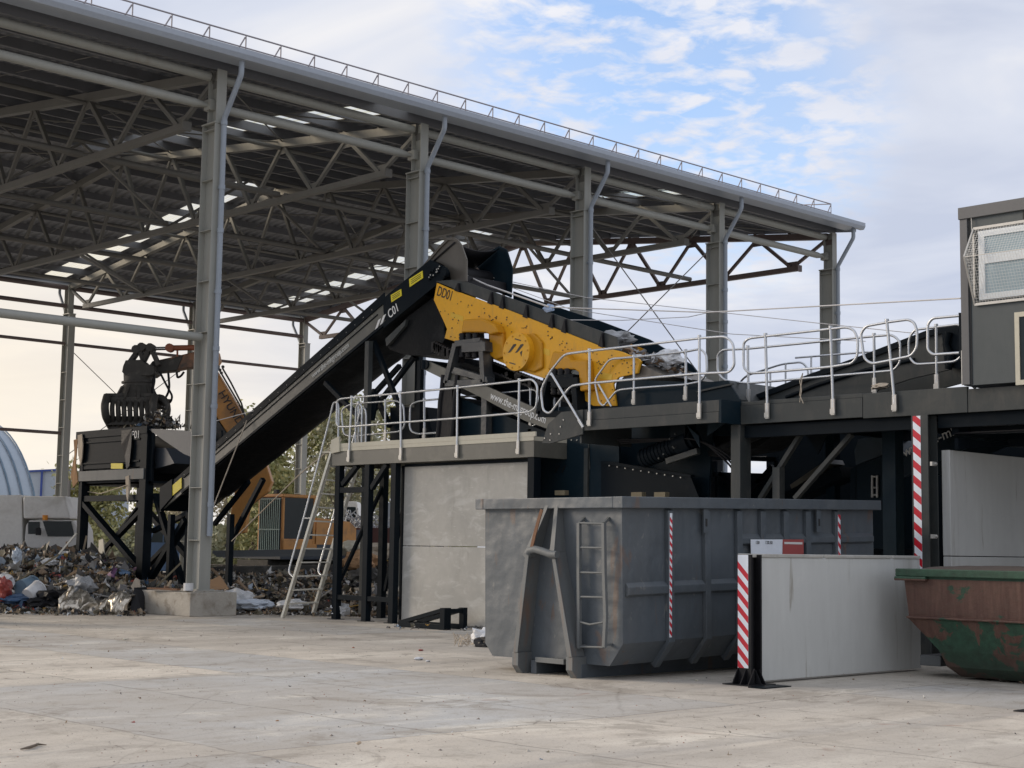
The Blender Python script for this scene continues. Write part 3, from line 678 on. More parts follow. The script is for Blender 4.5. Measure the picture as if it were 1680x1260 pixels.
# diagonal braces below the upper deck
m = MB()
for a, b in (((1322, 700), (1248, 818)), ((1398, 712), (1305, 818))): m.beam(at(*a, X=21.2), at(*b, X=21.2), .07, .10, (1, 0, 0))
m.each('diagonal_brace', M_FASC, plat)
m = MB(); a = at(1345, 740, X=22.0)
m.prism(px([(1318, 706), (1360, 706), (1342, 745)], X=21.88), (.03, 0, 0)); m.beam((XB+.2, 15.9, 3.6), (XB+.2, 12.5, 3.6), .15, .2); m.beam((XB+.2, 12.2, 3.6), (XB+.2, 6, 3.6), .15, .2); m.beam((22, 19, 3.8), (22, 6, 3.8), .15, .2)
for y in (7.5, 9, 10.5, 12.4, 14, 15.4): m.beam((XB+.3, y, 3.78), (25.3, y, 3.78), .1, .18)
m.each('deck_beam', M_DARK, plat)
m = MB()
m.prism(px([(1160, 715), (1162, 690), (1195, 690)], X=XB+.2), (.03, 0, 0)); m.prism(px([(1148, 735), (1146, 715), (1126, 697)], X=XB+.2), (.03, 0, 0)); m.build('knee_plates', M_DARK2, plat)

# ------------------------------------------------------------------ control cabin on the platform
cabn = thing('control_cabin', 'grey panelled cabin with meshed window standing on the raised walkway', 'cabin', (22, 9, 4.1))
XC = 20.6; YC = 11.62
m = MB(); m.box((XC+.02, 6.0, 4.09), (XC+2.4, YC, 6.70)); m.build('wall', M_CAB, cabn)
m = MB(); m.box((XC-.03, 6.0, 6.60), (XC+2.45, YC+.03, 6.78)); m.box((XC-.012, YC-.11, 4.10), (XC+.019, YC+.015, 6.599)); m.build('roof_trim', M_TRIM, cabn, bevel=.006)
m = MB()
for y in (YC-.13, YC-1.0, YC-1.9): m.box((XC+.008, y-.008, 4.1), (XC+.0195, y+.008, 6.59))
m.build('panel_joint', M_BLKT, cabn)
m = MB(); m.box((XC+.0, YC+.004, 4.1), (XC+.02, YC+.03, 4.62)); m.build('corner_strip', M_CLIP, cabn)
gy = at(1605, 440, X=XC).y; ge = 7.2
zt, zb_ = at(1597, 376, X=XC).z, at(1599, 500, X=XC).z; za = (at(1581, 421.7, X=XC-.3)).z
win = MB(); wz1, wz0 = at(1607, 380, X=XC).z, at(1607, 493, X=XC).z; wzm = at(1607, 432, X=XC).z
for z0, z1 in ((wz1-.09, wz1), (wzm-.02, wzm+.13), (wz0, wz0+.09)): win.box((XC-.03, ge+.1, z0), (XC+.018, gy-.12, z1))
win.box((XC-.03, gy-.12, wz0), (XC+.018, gy-.02, wz1)); win.box((XC-.03, gy-1.7, wz0+.091), (XC+.017, gy-1.62, wz1-.091))
wo_ = win.build('window_frame', M_FRAME, cabn, bevel=.004)
m = MB(); m.box((XC-.005, ge+.1, wz0+.05), (XC+.012, gy-.12, wz1-.05)); m.build('pane', M_WPANE, wo_)
gl = MB(); yg = gy+.06; A0 = V((XC-.01, yg, zt)); A1 = V((XC-.30, yg, za)); A2 = V((XC-.01, yg, zb_)); dy = V((0, ge-yg, 0))
for a, b in ((A0, A1), (A1, A2), (A0, A2)):
    gl.beam(a, b, .025, .025)
for a in (A0, A2): gl.beam(a, a+dy, .03, .04)
gl.beam(A1, A1+dy, .012, .012)
go = gl.build('window_guard_frame', M_CLIP, cabn)
wm = MB(); rw = .0032
for a, b in ((A0, A1), (A1, A2)):
    L = (b-a).length; n = int(L/.045)
    for i in range(1, n): p = a+(b-a)*i/n; wm.beam(p, p+dy, rw, rw)
    y = 0
    while y < (yg-ge): wm.beam(a-V((0, y, 0)), b-V((0, y, 0)), rw, rw, (0, 1, 0)); y += .045
for i in range(1, 16):     # side cheek
    q = i/16; z = zb_+(zt-zb_)*q
    xx = XC-.01 - .29*((z-zb_)/(za-zb_) if z < za else (zt-z)/(zt-za)); wm.beam((XC-.01, yg, z), (xx, yg, z), rw, rw)
for i in range(1, 7):
    x = .29*i/7; wm.beam((XC-.01-x, yg, zb_+(za-zb_)*x/.29), (XC-.01-x, yg, zt-(zt-za)*x/.29), rw, rw, (0, 1, 0))
for i in range(1, 11):
    q = i/11; z = zb_+(zt-zb_)*(q); wm.beam((XC-.01, yg, z-.02), (XC-.01 - .29*((z-zb_)/(za-zb_) if z < za else (zt-z)/(zt-za)), yg, z-.02), rw, rw)
wm.build('wire_mesh', M_MESH, go)
df = MB(); d1 = at(1665, 513, X=XC); d0 = at(1668, 632, X=XC)
df.box((XC-.02, d1.y-.07, d0.z), (XC+.019, d1.y, d1.z)); df.box((XC-.02, d1.y-.95, d1.z-.07), (XC+.019, d1.y-.071, d1.z)); df.box((XC-.02, d1.y-.95, d0.z), (XC+.019, d1.y-.071, d0.z+.07))
dd = df.build('side_window_frame', M_FASCL, cabn); m = MB(); m.box((XC-.005, d1.y-.94, d0.z+.06), (XC+.012, d1.y-.06, d1.z-.06)); m.build('pane', M_GLASS, dd)
m = MB(); m.tube(px([(1593.5, 357), (1594.5, 378)], X=XC-.02), .006, 5); m.build('guard_chain', M_CLIP, cabn)

# ------------------------------------------------------------------ bay walls of concrete
pw = thing('bay_end_wall', 'tall pale concrete end wall of two stacked panels below the walkway', 'wall', (20.95, 22.6, 0))
XP = XL+.24; ya, yb = 24.62, 20.78
m = MB(); zs = at(700, 896, X=XP).z
m.box((XP, yb, .04), (XP+.12, ya, zs-.006)); m.build('lower_panel', M_CONC, pw, bevel=.008)
m = MB(); m.box((XP+.004, yb, zs+.006), (XP+.124, ya, 3.24)); m.build('upper_panel', M_CONC, pw, bevel=.008)
for p in ((650, 788), (649, 871), (648, 917), (647, 998), (874, 781)):
    a = at(*p, X=XP-.02); m = MB(); m.box((a.x-.02, a.y-.07, a.z-.02), (a.x+.018, a.y+.07, a.z+.02)); m.box((a.x-.03, a.y-.02, a.z-.03), (a.x-.0205, a.y+.02, a.z+.015)); m.build('panel_clip', M_CLIP, pw)
m = MB(); m.box((XP+.0, ya+.01, 0), (XP+.10, ya+.09, 3.26)); m.box((XP-.02, yb-.09, 0), (XP+.1, yb-.01, 3.26)); m.box((XP+.001, yb, 3.25), (XP+.13, ya, 3.30)); m.build('side_channel', M_DARK, pw)
# tall side wall of the right-hand bay
sw = thing('bay_side_wall', 'tall grey concrete side wall behind the green skip under the cabin', 'wall', (24, 12.1, 0))
zsm = at(1600, 913, Y=12.08).z
m = MB(); m.box((20.98, 12.08, .02), (27.5, 12.22, zsm-.006)); m.build('lower_panel', M_CONC2, sw, bevel=.008)
m = MB(); m.box((20.98, 12.084, zsm+.006), (27.5, 12.224, 3.17)); m.build('upper_panel', M_CONC2, sw, bevel=.008)
for p in ((1531, 761), (1532, 880)):
    a = at(*p, Y=12.06); m = MB(); m.box((a.x-.06, a.y-.02, a.z-.03), (a.x+.06, a.y+.018, a.z+.03)); m.cyl(a+V((.02, -.02, 0)), a+V((.02, -.05, 0)), .02, 8); m.build('panel_clip', M_CLIP, sw)
# low partition wall
def lowwall(y, label, x1):
    t_ = thing('partition_wall', label, 'wall', (17, y, 0), 'low concrete partition walls')
    m = MB(); m.box((15.24, y-.02, .03), (x1, y+.10, 1.52)); m.build('concrete_panel', M_CONC2, t_, bevel=.008)
    m = MB()
    for a, b in ((15.02, 16.62), (16.68, 18.2), (18.26, x1)): m.box((a, y-.035, 1.521), (b, y+.115, 1.565))
    m.build('coping', M_CONC, t_, bevel=.01); return t_
lowwall(11.42, 'low smooth grey concrete wall between the container and the green skip', 18.95)
def stripepost(y, label):
    t_ = thing('striped_bollard', label, 'post', (15.1, y, 0), 'striped posts at the wall ends')
    m = MB(); m.box((15.02, y-.09, .012), (15.05, y+.12, 1.555)); m.box((15.051, y+.0, .012), (15.235, y+.03, 1.555)); m.box((15.205, y-.09, .012), (15.235, y-.001, 1.555)); m.build('steel_post', M_BLACK, t_)
    m = MB(); m.box((14.86, y-.2, 0), (15.36, y+.22, .012))
    for yy in (y-.14, y-.02, y+.1): m.prism([(15.02, yy, .012), (14.90, yy, .012), (15.02, yy, .20)], (0, .012, 0))
    m.prism([(15.1, y-.09, .012), (15.1, y-.18, .012), (15.1, y-.09, .18)], (.012, 0, 0)); m.prism([(15.18, y-.09, .012), (15.18, y-.18, .012), (15.18, y-.09, .18)], (.012, 0, 0))
    m.build('base_plate', M_BLACK, t_)
    stripes((15.019, y+.105, .20), (0, -1, 0), (0, 0, 1), .155, 1.35, .168, (-1, 0, 0), t_, slope=1.0)
    return t_
stripepost(11.42, 'red and white striped post on black base at the end of the low concrete wall')
stripepost(7.66, 'striped post cut off by the right edge beside the green skip')

# wedge frame on the floor
wf = thing('wedge_frame', 'low black steel wedge frame lying on the yard in front of the end wall', 'frame', (19.7, 22.9, 0))
a, b = V((19.85, 23.7, 0)), V((19.85, 22.3, 0))
m = MB(); m.prism([(19.82, 23.62, 0), (19.82, 23.62, .12), (19.82, 22.36, .41), (19.82, 22.36, .33), (19.82, 23.35, .10), (19.82, 22.36, .10), (19.82, 22.36, 0)], (.10, 0, 0)); m.build('sloping_channel', M_DARK, wf, bevel=.004)
m = MB(); m.box((19.80, 22.22, 0), (19.97, 22.355, .42)); m.box((20.3, 22.22, 0), (20.4, 22.355, .42)); m.box((19.98, 22.24, .32), (20.29, 22.34, .40)); m.build('upright', M_DARK, wf, bevel=.004)
m = MB(); m.prism([(20.3, 23.62, 0), (20.3, 23.62, .12), (20.3, 22.36, .41), (20.3, 22.36, .33), (20.3, 23.35, .10), (20.3, 22.36, .1), (20.3, 22.36, 0)], (.10, 0, 0)); m.box((19.93, 23.5, 0), (20.29, 23.6, .1)); m.build('sloping_channel', M_DARK, wf)
# ------------------------------------------------------------------ roll-off container
con = thing('rolloff_container', 'large blue-grey steel roll-off container with a ladder and lifting hook on its end', 'container', (17, 13.8, 0))
PT = R(1.3); CO = V((14.15, 0, .17))
def cp(x, y, z):      # container frame: x along it, z up, tilted a little
    return V((CO.x + x*math.cos(PT) - z*math.sin(PT), y, CO.z + x*math.sin(PT) + z*math.cos(PT)))
def cbox(m, a, b, mi=0):
    n = len(m.v); m.box(a, b, mi)
    for i in range(n, len(m.v)): m.v[i] = cp(*m.v[i])
def cpr(m, pts, vec, mi=0):
    n = len(m.v); m.prism(pts, vec, mi)
    for i in range(n, len(m.v)): m.v[i] = cp(*m.v[i])
CL = 5.55; yR, yL = 12.60, 15.05
m = MB()
prof = [(yR, 2.0), (yR, .28), (yR+.22, .0), (yL-.14, 0), (yL-.0, .16), (yL, 2.0)]
cpr(m, [(0, y, z) for y, z in prof], (.03, 0, 0)); cpr(m, [(CL-.03, y, z) for y, z in prof], (.03, 0, 0))
def shell(p, q, th): 
    p, q = V((0, *p)), V((0, *q)); d = (q-p).normalized(); n_ = V((0, d.z, -d.y))*th
    cpr(m, [p+V((.03, 0, 0)), q+V((.03, 0, 0)), q+n_+V((.03, 0, 0)), p+n_+V((.03, 0, 0))], (CL-.06, 0, 0))
shell((yR, 2.0), (yR, .28), -.015); shell((yR, .28), (yR+.22, 0), -.015); shell((yR+.22, 0), (yL-.14, 0), -.015); shell((yL-.14, 0), (yL, .16), -.015); shell((yL, .16), (yL, 2.0), -.015)
body = m.build('body', M_CONT, con)
m = MB()
cbox(m, (-.10, yR-.10, 1.93), (CL+.08, yR+.06, 2.07)); cbox(m, (-.10, yL-.06, 1.93), (CL+.08, yL+.09, 2.07)); cbox(m, (-.098, yR+.061, 1.932), (.05, yL-.061, 2.068)); cbox(m, (CL-.05, yR+.061, 1.932), (CL+.078, yL-.061, 2.068))
m.build('top_rim', M_CONT, con, bevel=.008)
m = MB()      # ribs on the long side
bays = [0, .86, 1.60, 2.28, 2.80, 3.32, 3.84, 4.55, CL]
for x in bays[1:-1]:
    w_ = .11
    cpr(m, [(x-w_/2, yR, 1.93), (x-w_/2, yR-.06, 1.9), (x-w_/2, yR-.06, .26), (x-w_/2, yR+.20, -.07), (x-w_/2, yR+.26, -.02), (x-w_/2, yR, .27)], (w_, 0, 0))
for x0, x1 in zip(bays[:3], bays[1:4]):
    cpr(m, [(x0+.055, yR, 1.02), (x0+.055, yR-.055, .96), (x0+.055, yR-.055, .87), (x0+.055, yR, .84)], (x1-x0-.11, 0, 0))
for x0, x1 in zip(bays[3:-1], bays[4:]):
    cpr(m, [(x0+.055, yR, 1.60), (x0+.055, yR-.05, 1.54), (x0+.055, yR-.05, 1.47), (x0+.055, yR, 1.44)], (x1-x0-.11, 0, 0))
m.each('side_rib', M_CONT, con, bevel=.006)
m = MB(); yc = (13.21+14.09)/2
for y in (13.26, 14.05): 
    m.prism([(14.06, y-.05, 0), (14.06, y-.05, .17), (19.5, y-.05, .30), (19.5, y-.05, 0), (14.3, y-.05, 0)], (0, .1, 0))
m.each('skid_rail', M_CONT, con, bevel=.006)
# A-shaped hook frame
m = MB(); 
def leg(top, mid, bot, foot, wd, sgn):
    tp = [at(*p, X=13.93) for p in (top, mid, bot)]
    # front edge line from top to foot, the plate reaches back to the wall
    zz = [tp[0].z, tp[1].z, tp[2].z]; yy = [tp[0].y, tp[1].y, tp[2].y]
    for k in range(2):
        a = (yy[k], zz[k]); b = (yy[k+1], zz[k+1])
        xf0 = 14.03 if k == 0 else 13.90; xf1 = 13.90
        P = [V((xf0, a[0], a[1])), V((xf1, b[0], b[1])), V((14.14, b[0], b[1])), V((14.14, a[0], a[1]))]
        m.prism(P, (0, wd, 0))
        m.prism([V((xf0-.012, a[0]-.02, a[1])), V((xf1-.012, b[0]-.02, b[1])), V((xf1-.012, b[0]+wd+.03, b[1])), V((xf0-.012, a[0]+wd+.01, a[1]))], (.012, 0, 0))
    b = (yy[2], zz[2]); m.prism([V((13.90, b[0]-.02, b[1]-.001)), V((13.90, b[0]-.02, .10)), V((13.98, b[0]-.02, 0)), V((14.22, b[0]-.02, 0)), V((14.22, b[0]-.02, b[1]-.001))], (0, wd+.08, 0))
leg((893, 822), (870, 905), (851, 1070), None, .03, 1)
leg((906, 822), (911, 905), (940, 1078), None, .03, 1)
m.build('hook_frame', M_CRUST, con, bevel=.004)
m = MB(); 
for y0 in (13.05, 13.75): pass
hb_ = px([(866, 908), (869, 903), (878, 901), (892, 905), (902, 909), (914, 910)], X=13.88)
m.tube(hb_, .048, 10)
for p in ((869, 908), (909, 908)): a = at(*p, X=13.96); m.cyl(a+V((-.06, 0, 0)), a+V((.05, 0, 0)), .062, 14)
m.build('hook_bar', M_CRUST, con)
m = MB(); P = [at(*p, X=13.86) for p in ((889, 836), (884, 852), (877, 878), (872, 899))]
for i in range(3): m.beam(P[i], P[i+1], .05, .012, (1, 0, 0))
m.build('rusty_strap', M_RUST, con)
m = MB(); a, b = at(884, 1082, X=14.10), at(931, 1088, X=14.10)
m.box((14.03, b.y, a.z-.03), (14.14, a.y, a.z+.035)); m.build('lower_cross_bar', M_CRUST, con, bevel=.005)
m = MB(); a = at(904, 1028, X=14.146); m.cyl(a, a-V((.004, 0, 0)), .055, 18); m.build('rust_spot', M_RUST, con)
# ladder
lad = None
m = MB(); lx = 14.02
for x, y0, y1 in ((950, 850, 1064), (990.5, 850, 1062)):
    P = [at(x, y0+8, X=lx)]; P.append(at(x+ (1 if x > 970 else 0), 940, X=lx)); P.append(at(x+(3.5 if x > 970 else .5), 1012, X=lx)); P.append(at(x+(1 if x > 970 else 0), y1, X=lx))
    for a, b in zip(P[:-1], P[1:]): m.beam(a, b, .045, .045, (1, 0, 0))
    for p in (P[0], P[-1]+V((0, 0, .03))):
        m.beam(p, p+V((.12, 0, .08 if p is P[0] else 0)), .04, .03)
lo_ = m.build('ladder_frame', M_CRUST, con)
m = MB()
for i, y in enumerate((858, 898, 939, 979, 1020, 1061)):
    a, b = at(950, y, X=lx), at(990, y+1, X=lx)
    if i == 4: c_ = (a+b)/2 - V((.02, 0, .03)); m.tube([a, c_, b], .014, 8)
    else: m.tube([a, b], .014, 8)
m.each('rung', M_CRUST, lo_)
# tape, lifting eyes, signs on its long side
tp = stripes(cp(.80, yR-.061, .32), (1, 0, 0), (0, 0, 1), .045, 1.55, .10, (0, -1, 0), con, slope=1.0)
tp2 = stripes(cp(4.52, yR-.061, .36), (1, 0, 0), (0, 0, 1), .06, 1.50, .14, (0, -1, 0), con, slope=1.0)
m = MB()
for x in (1.50, 4.02): cbox(m, (x, yR-.075, 1.62), (x+.10, yR-.0605, 1.92))
m.each('lifting_eye', M_CONT, con)
m = MB(); 
for x in (1.55, 4.07): cbox(m, (x-.018, yR-.079, 1.70), (x+.018, yR-.0755, 1.80))
m.each('eye_slot', M_BLKT, con)
sg_ = MB(); A_ = [at(*p, Y=yR-.07) for p in ((1232, 885), (1284, 885), (1283, 925), (1233, 925))]
sg_.prism(A_, (0, .008, 0)); s1 = sg_.build('notice_plate', M_TWHITE, con)
sg_ = MB(); A_ = [at(*p, Y=yR-.07) for p in ((1284.5, 885), (1318.5, 885), (1318.5, 925), (1283.5, 925))]
sg_.prism(A_, (0, .008, 0)); s2 = sg_.build('notice_plate', mat('faded_red_sign', (.36, .075, .07), .6, var=.1), con)
for s_, x_, y_, sz in (('130', 1239.5, 892.5, .06), ('120.50', 1255.5, 892.5, .06)): text(s_, at(x_, y_, Y=yR-.073), (1, 0, 0), (0, 0, 1), sz, M_BLKT, 'figures', s1, .001)
m = MB(); a = at(1287, 889, Y=yR-.073); m.box(a, a+V((.42, .002, -.03))); m.build('pale_line', M_VANG, s2)

# ------------------------------------------------------------------ green skip
skp = thing('skip', 'rusty chipped green skip with sloping underside at the right edge', 'skip', (18.5, 9, 0))
xf, xb_ = 17.72, 19.5; yl, yr_ = 10.98, 5.2
m = MB()
def ring(z, x0, x1, y0, y1): return [V((x0, y0, z)), V((x1, y0, z)), V((x1, y1, z)), V((x0, y1, z))]
rs = [ring(1.33, xf+.03, xb_, yl-.06, yr_), ring(.80, xf+.05, xb_, yl-.12, yr_), ring(.775, xf-.02, xb_, yl-.12, yr_), ring(.745, xf+.03, xb_, yl-.14, yr_), ring(.36, xf+.14, xb_-.1, yl-.50, yr_+.5), ring(.16, xf+.22, xb_-.15, yl-.56, yr_+.6), ring(.03, xf+.40, xb_-.3, yl-.66, yr_+.8)]
for i in range(len(rs)-1):
    m.add(rs[i]+rs[i+1], [(0, 1, 5, 4), (1, 2, 6, 5), (2, 3, 7, 6), (3, 0, 4, 7)])
m.add(rs[-1], [(0, 1, 2, 3)])
m.build('body', M_SKIP, skp, solid=.012)
m = MB(); m.box((xf-.03, yr_, 1.30), (xf+.06, yl+.03, 1.40)); m.box((xf-.028, yl-.03, 1.302), (xb_+.03, yl+.028, 1.398)); m.box((xb_-.05, yr_, 1.301), (xb_+.04, yl-.035, 1.399)); m.box((xf-.045, yl-.42, 1.245), (xf+.04, yl+.04, 1.299))
m.build('rim', M_SKIP, skp, bevel=.012)
m = MB()
P = [(xf+.25, yl-.2, 1.36), (xf+.3, yl-.9, 1.46), (xf+.3, yl-2.4, 1.47), (xf+.3, yl-2.55, 1.41)]
m.sheet(lambda u, v: V((xf+.12+u*1.5, yl-.15-v*2.2, 1.36+.085*math.sin(PI*min(1, u*1.6+.1))*math.sin(PI*min(.93, v+.04))**.4 + .015*noise.noise(V((u*6, v*9, 2))))), 12, 24)
m.build('lid_plate', mat('dark_brown_lid', (.06, .045, .035), .7, var=.3, scale=4), skp, solid=.01)
m = MB(); a, b = at(1509, 1074, X=18.2), at(1532, 1093, X=18.2); m.box((18.2, a.y, a.z), (18.7, b.y-.1, b.z)); m.build('lift_pocket', M_CRUST, skp, bevel=.01)

# ------------------------------------------------------------------ inclined infeed conveyor
cv = thing('inclined_conveyor', 'long black inclined conveyor with closed hood climbing from the feed hopper to the screen', 'conveyor', (22.7, 30, 0))
XQ = 22.0; CW = 1.4
lo0, hi0 = at(262, 822, X=XQ), at(735, 425, X=XQ)     # top edge line
lo1, hi1 = at(262, 846, X=XQ), at(735, 452, X=XQ)
def on(px_, line, X=XQ):          # point of the side plane below a photo x on a line of the plane
    (xa, ya_), (xb, yb2) = line; y = ya_ + (yb2-ya_)*(px_-xa)/(xb-xa); return at(px_, y, X=X)
LT = ((420, 673), (592.5, 520.5)); LB = ((340, 775), (560, 592)); LM = ((415, 690), (620, 525))
m = MB()
HP = [on(275, LT), on(592, LT), at(630, 488, X=XQ), at(704, 428, X=XQ), at(731, 440, X=XQ), at(734, 452, X=XQ), at(715, 465, X=XQ), at(629, 533, X=XQ), on(560, LB), on(340, LB), on(262, LB)]
m.prism(HP, (.05, 0, 0))
m.prism([p+V((CW, 0, 0)) for p in HP], (.05, 0, 0))
m.each('side_frame', M_FASC2, cv, bevel=.004)
# black upper strip, flanges and joints along the side plate
m = MB()
dn = (on(500, LT)-on(500, LB)); 
def strip(x0, x1, f0, f1, X, th):      # band between two heights of the side plate (0 top, 1 bottom)
    P = []
    for x, f in ((x0, f0), (x1, f0), (x1, f1), (x0, f1)):
        a, b = on(x, LT), on(x, LB); P.append(V((X, (a+(b-a)*f).y, (a+(b-a)*f).z)))
    return P
m.prism(strip(270, 632, -.12, .24, XQ-.03, 0), (.029, 0, 0)); m.prism(strip(270, 632, -.12, .24, XQ+CW+.051, 0), (.03, 0, 0))
m.each('belt_guard', M_DARK, cv, bevel=.003)
m = MB(); m.prism(strip(300, 640, .94, 1.05, XQ-.05, 0), (.049, 0, 0)); m.prism(strip(340, 620, .42, .46, XQ-.018, 0), (.018, 0, 0)); m.prism(px([(629, 534), (730, 452), (731, 455), (629, 538)], X=XQ-.09), (.03, 0, 0))
m.build('side_flange', M_DARK, cv)
m = MB(); und = []
def under(u, v):
    x = 300+u*395; a = on(x, LB); b = a + V((CW+.05, 0, 0)); p = a+(b-a)*v
    sag = -.12*math.sin(PI*v)*(.6+.4*noise.noise(V((u*9, 0, 0)))) - .03*noise.noise(V((u*22, v*5, 3)))
    return V((p.x, p.y, p.z+sag-.03))
m.sheet(under, 70, 12)
m.build('underside_cover', M_TARP, cv, solid=.02)
m = MB(); m.sheet(lambda u, v: (lambda p: V((p.x+.06+v*(CW-.12), p.y, p.z-.10-.10*math.sin(PI*v))))(on(262+u*480, LT)), 30, 8); m.build('belt', M_BLACK, cv, solid=.02)
m = MB()
for x in range(290, 620, 14):
    a = on(x, LT); b = on(x, LB)
    for f in (.12, .34): c_ = a+(b-a)*f; m.cyl(V((XQ-.037, c_.y, c_.z)), V((XQ-.02, c_.y, c_.z)), .009, 6)
m.build('bolts', M_CLIP, cv)
# lower end: yellow plate, tail box
m = MB(); P = strip(284, 300, .15, .75, XQ-.045, 0); m.prism(P, (.012, 0, 0)); m.build('yellow_label', M_LABEL, cv)
m = MB(); m.prism(px([(262, 800), (282, 786), (282, 815), (262, 838)], X=XQ-.06), (CW+.1, 0, 0)); m.build('tail_box', M_DARK, cv)
# head section: dark side plate with labels
m = MB(); m.prism(px([(628, 494), (630, 488), (705, 426), (732, 439), (735, 446), (734, 453), (715, 466), (636, 528), (630, 524)], X=XQ-.046), (.044, 0, 0)); m.prism(px([(696, 434), (705, 426), (732, 439), (735, 446), (728, 452), (722, 448)], X=XQ-.06), (.013, 0, 0)); hs = m.build('head_side_plate', M_DARK, cv, bevel=.003)
for P in ([(671, 458), (693, 444), (694, 456), (672, 471)], [(641, 484), (658, 474), (659, 485), (642, 496)]):
    m = MB(); m.prism(px(P, X=XQ-.0622), (.008, 0, 0)); lb_ = m.build('yellow_label', M_LABEL, cv)
    m = MB(); a0, a1, a2, a3 = px(P, X=XQ-.0625)
    for r_ in (.25, .5, .72):
        a = a0+(a3-a0)*r_+(a1-a0)*.14; b = a1+(a2-a1)*r_-(a1-a0)*.14; m.beam(a-V((.002, 0, 0)), b-V((.002, 0, 0)), .012, .004, (1, 0, 0))
    m.build('label_print', M_BLKT, lb_)
dirT = (on(700, LT)-on(600, LT)).normalized()
text('C01', at(638.5, 523, X=XQ-.05), dirT, (0, 0, 1), .29, M_WHITE, 'lettering', cv, .003, xs=.80)
text('www.the-mkgroup.com', at(513, 621, X=XQ-.010), dirT, (0, 0, 1), .20, mat('pale_lettering', (.58, .58, .55), .6), 'lettering', cv, .008, xs=.80)
m = MB()
for q in ((615, 541), (623, 534)): m.prism(px([(q[0], q[1]), (q[0]+4.5, q[1]-4), (q[0]+10, q[1]-19), (q[0]+5.5, q[1]-16)], X=XQ-.054), (.006, 0, 0))
m.build('emblem', M_WHITE, cv)
m = MB()
for i in range(16):
    x = 702+rnd.random()*22; y = 452-(x-702)*.62+rnd.uniform(-6, 9); a = at(x, y, X=XQ-.1); m.cyl(a, a+V((.04, 0, 0)), rnd.uniform(.015, .04), 8)
a = at(727, 447, X=XQ-.16); m.cyl(a, a+V((.10, 0, 0)), .10, 16); m.build('drive_unit', M_DARK, cv)
m = MB()
for i in range(8):
    x = 703+rnd.random()*18; y = 452-(x-702)*.62+rnd.uniform(-5, 8); a = at(x, y, X=XQ-.112); m.cyl(a, a+V((.01, 0, 0)), .018, 6)
m.build('grease_fittings', M_CLIP, cv)
# hood cheeks at the head
ck1 = [(696, 436), (722, 405), (735.5, 392), (744, 391.5), (751, 395), (757, 404), (761, 415.5), (765, 427), (765, 462), (740, 462), (738, 446), (727, 434), (706, 425)]
m = MB(); m.prism(px(ck1, X=XQ+.10), (.02, 0, 0)); edge = px(ck1[:9], X=XQ+.08)
for a, b in zip(edge[:-1], edge[1:]): m.beam(a, b, .06, .03, (1, 0, 0))
m.build('hood_cheek', mat('scuffed_steel', (.13, .118, .10), .38, metal=.4, var=.4, scale=1.8), cv)
ck2 = [(780, 436), (806, 414), (819, 405.5), (831, 411), (840, 441), (838, 488), (812, 478), (800, 455)]
m = MB(); X2 = XQ+CW-.02; m.prism(px(ck2, X=X2), (.02, 0, 0)); edge = px(ck2[:6], X=X2-.02)
for a, b in zip(edge[:-1], edge[1:]): m.beam(a, b, .05, .03, (1, 0, 0))
m.build('hood_cheek', M_DARK2, cv)
m = MB(); m.cyl(at(735, 447, X=XQ+.14), at(735, 447, X=XQ+.14)+V((CW-.2, 0, 0)), .19, 20)
m.prism([at(758, 452, X=XQ+.13), at(765, 452, X=XQ+.13), at(765, 470, X=XQ+.13), at(758, 470, X=XQ+.13)], (CW-.2, 0, 0)); m.build('head_pulley', M_BLACK, cv)
# discharge chute below the head
m = MB(); m.prism(px([(632, 566), (668, 520), (716, 484), (728, 520), (730, 556), (716, 580), (700, 583), (664, 582), (640, 574)], X=XQ+.12), (CW-.2, 0, 0))
m.build('underside_chute', M_TARP, cv)
m = MB(); m.prism(px([(632, 556), (666, 524), (664, 534), (640, 562), (634, 568)], X=XQ+.02), (.08, 0, 0)); m.build('chute_panel', M_FASC, cv)
# supports
def strut(a, b, X, w_=.12, name='support_strut', m_=M_DARK, X2=None):
    q = MB(); q.beam(at(*a, X=X), at(*b, X=X if X2 is None else X2), w_, w_, (1, 0, 0)); return q.build(name, m_, cv)
q = MB(); a = at(606, 560, X=XQ-.05); q.box((XQ-.12, a.y-.07, 0), (XQ+.0, a.y+.07, a.z)); q.build('support_leg', M_FASC, cv)
q = MB(); q.box((XQ+CW, a.y-.07, 0), (XQ+CW+.12, a.y+.07, a.z)); b2 = at(693, 592, X=XQ+.3); q.box((XQ+.2, b2.y-.06, 0), (XQ+.3, b2.y+.06, b2.z)); q.each('support_leg', M_DARK, cv)
for p in (((613, 560), (664, 690), XQ+.1), ((680, 585), (600, 690), XQ+.5), ((612, 640), (640, 700), XQ+.3), ((534, 628), (600, 695), XQ-.05), ((656, 600), (612, 648), XQ+.8)): strut(p[0], p[1], p[2], .10)
for p in (((432, 786), (373, 898), XQ+.3), ((408, 790), (352, 860), XQ+CW)): strut(p[0], p[1], p[2], .11)
q = MB(); q.prism(px([(606, 640), (620, 650), (612, 690), (604, 690)], X=XQ), (.05, 0, 0)); q.build('gusset', M_DARK, cv)
q = MB()
for x in (275, 372): 
    a = at(x, 850, X=XQ); q.box((XQ+.05, a.y-.07, 0), (XQ+.19, a.y+.07, a.z+.1))
q.each('support_leg', M_DARK, cv)

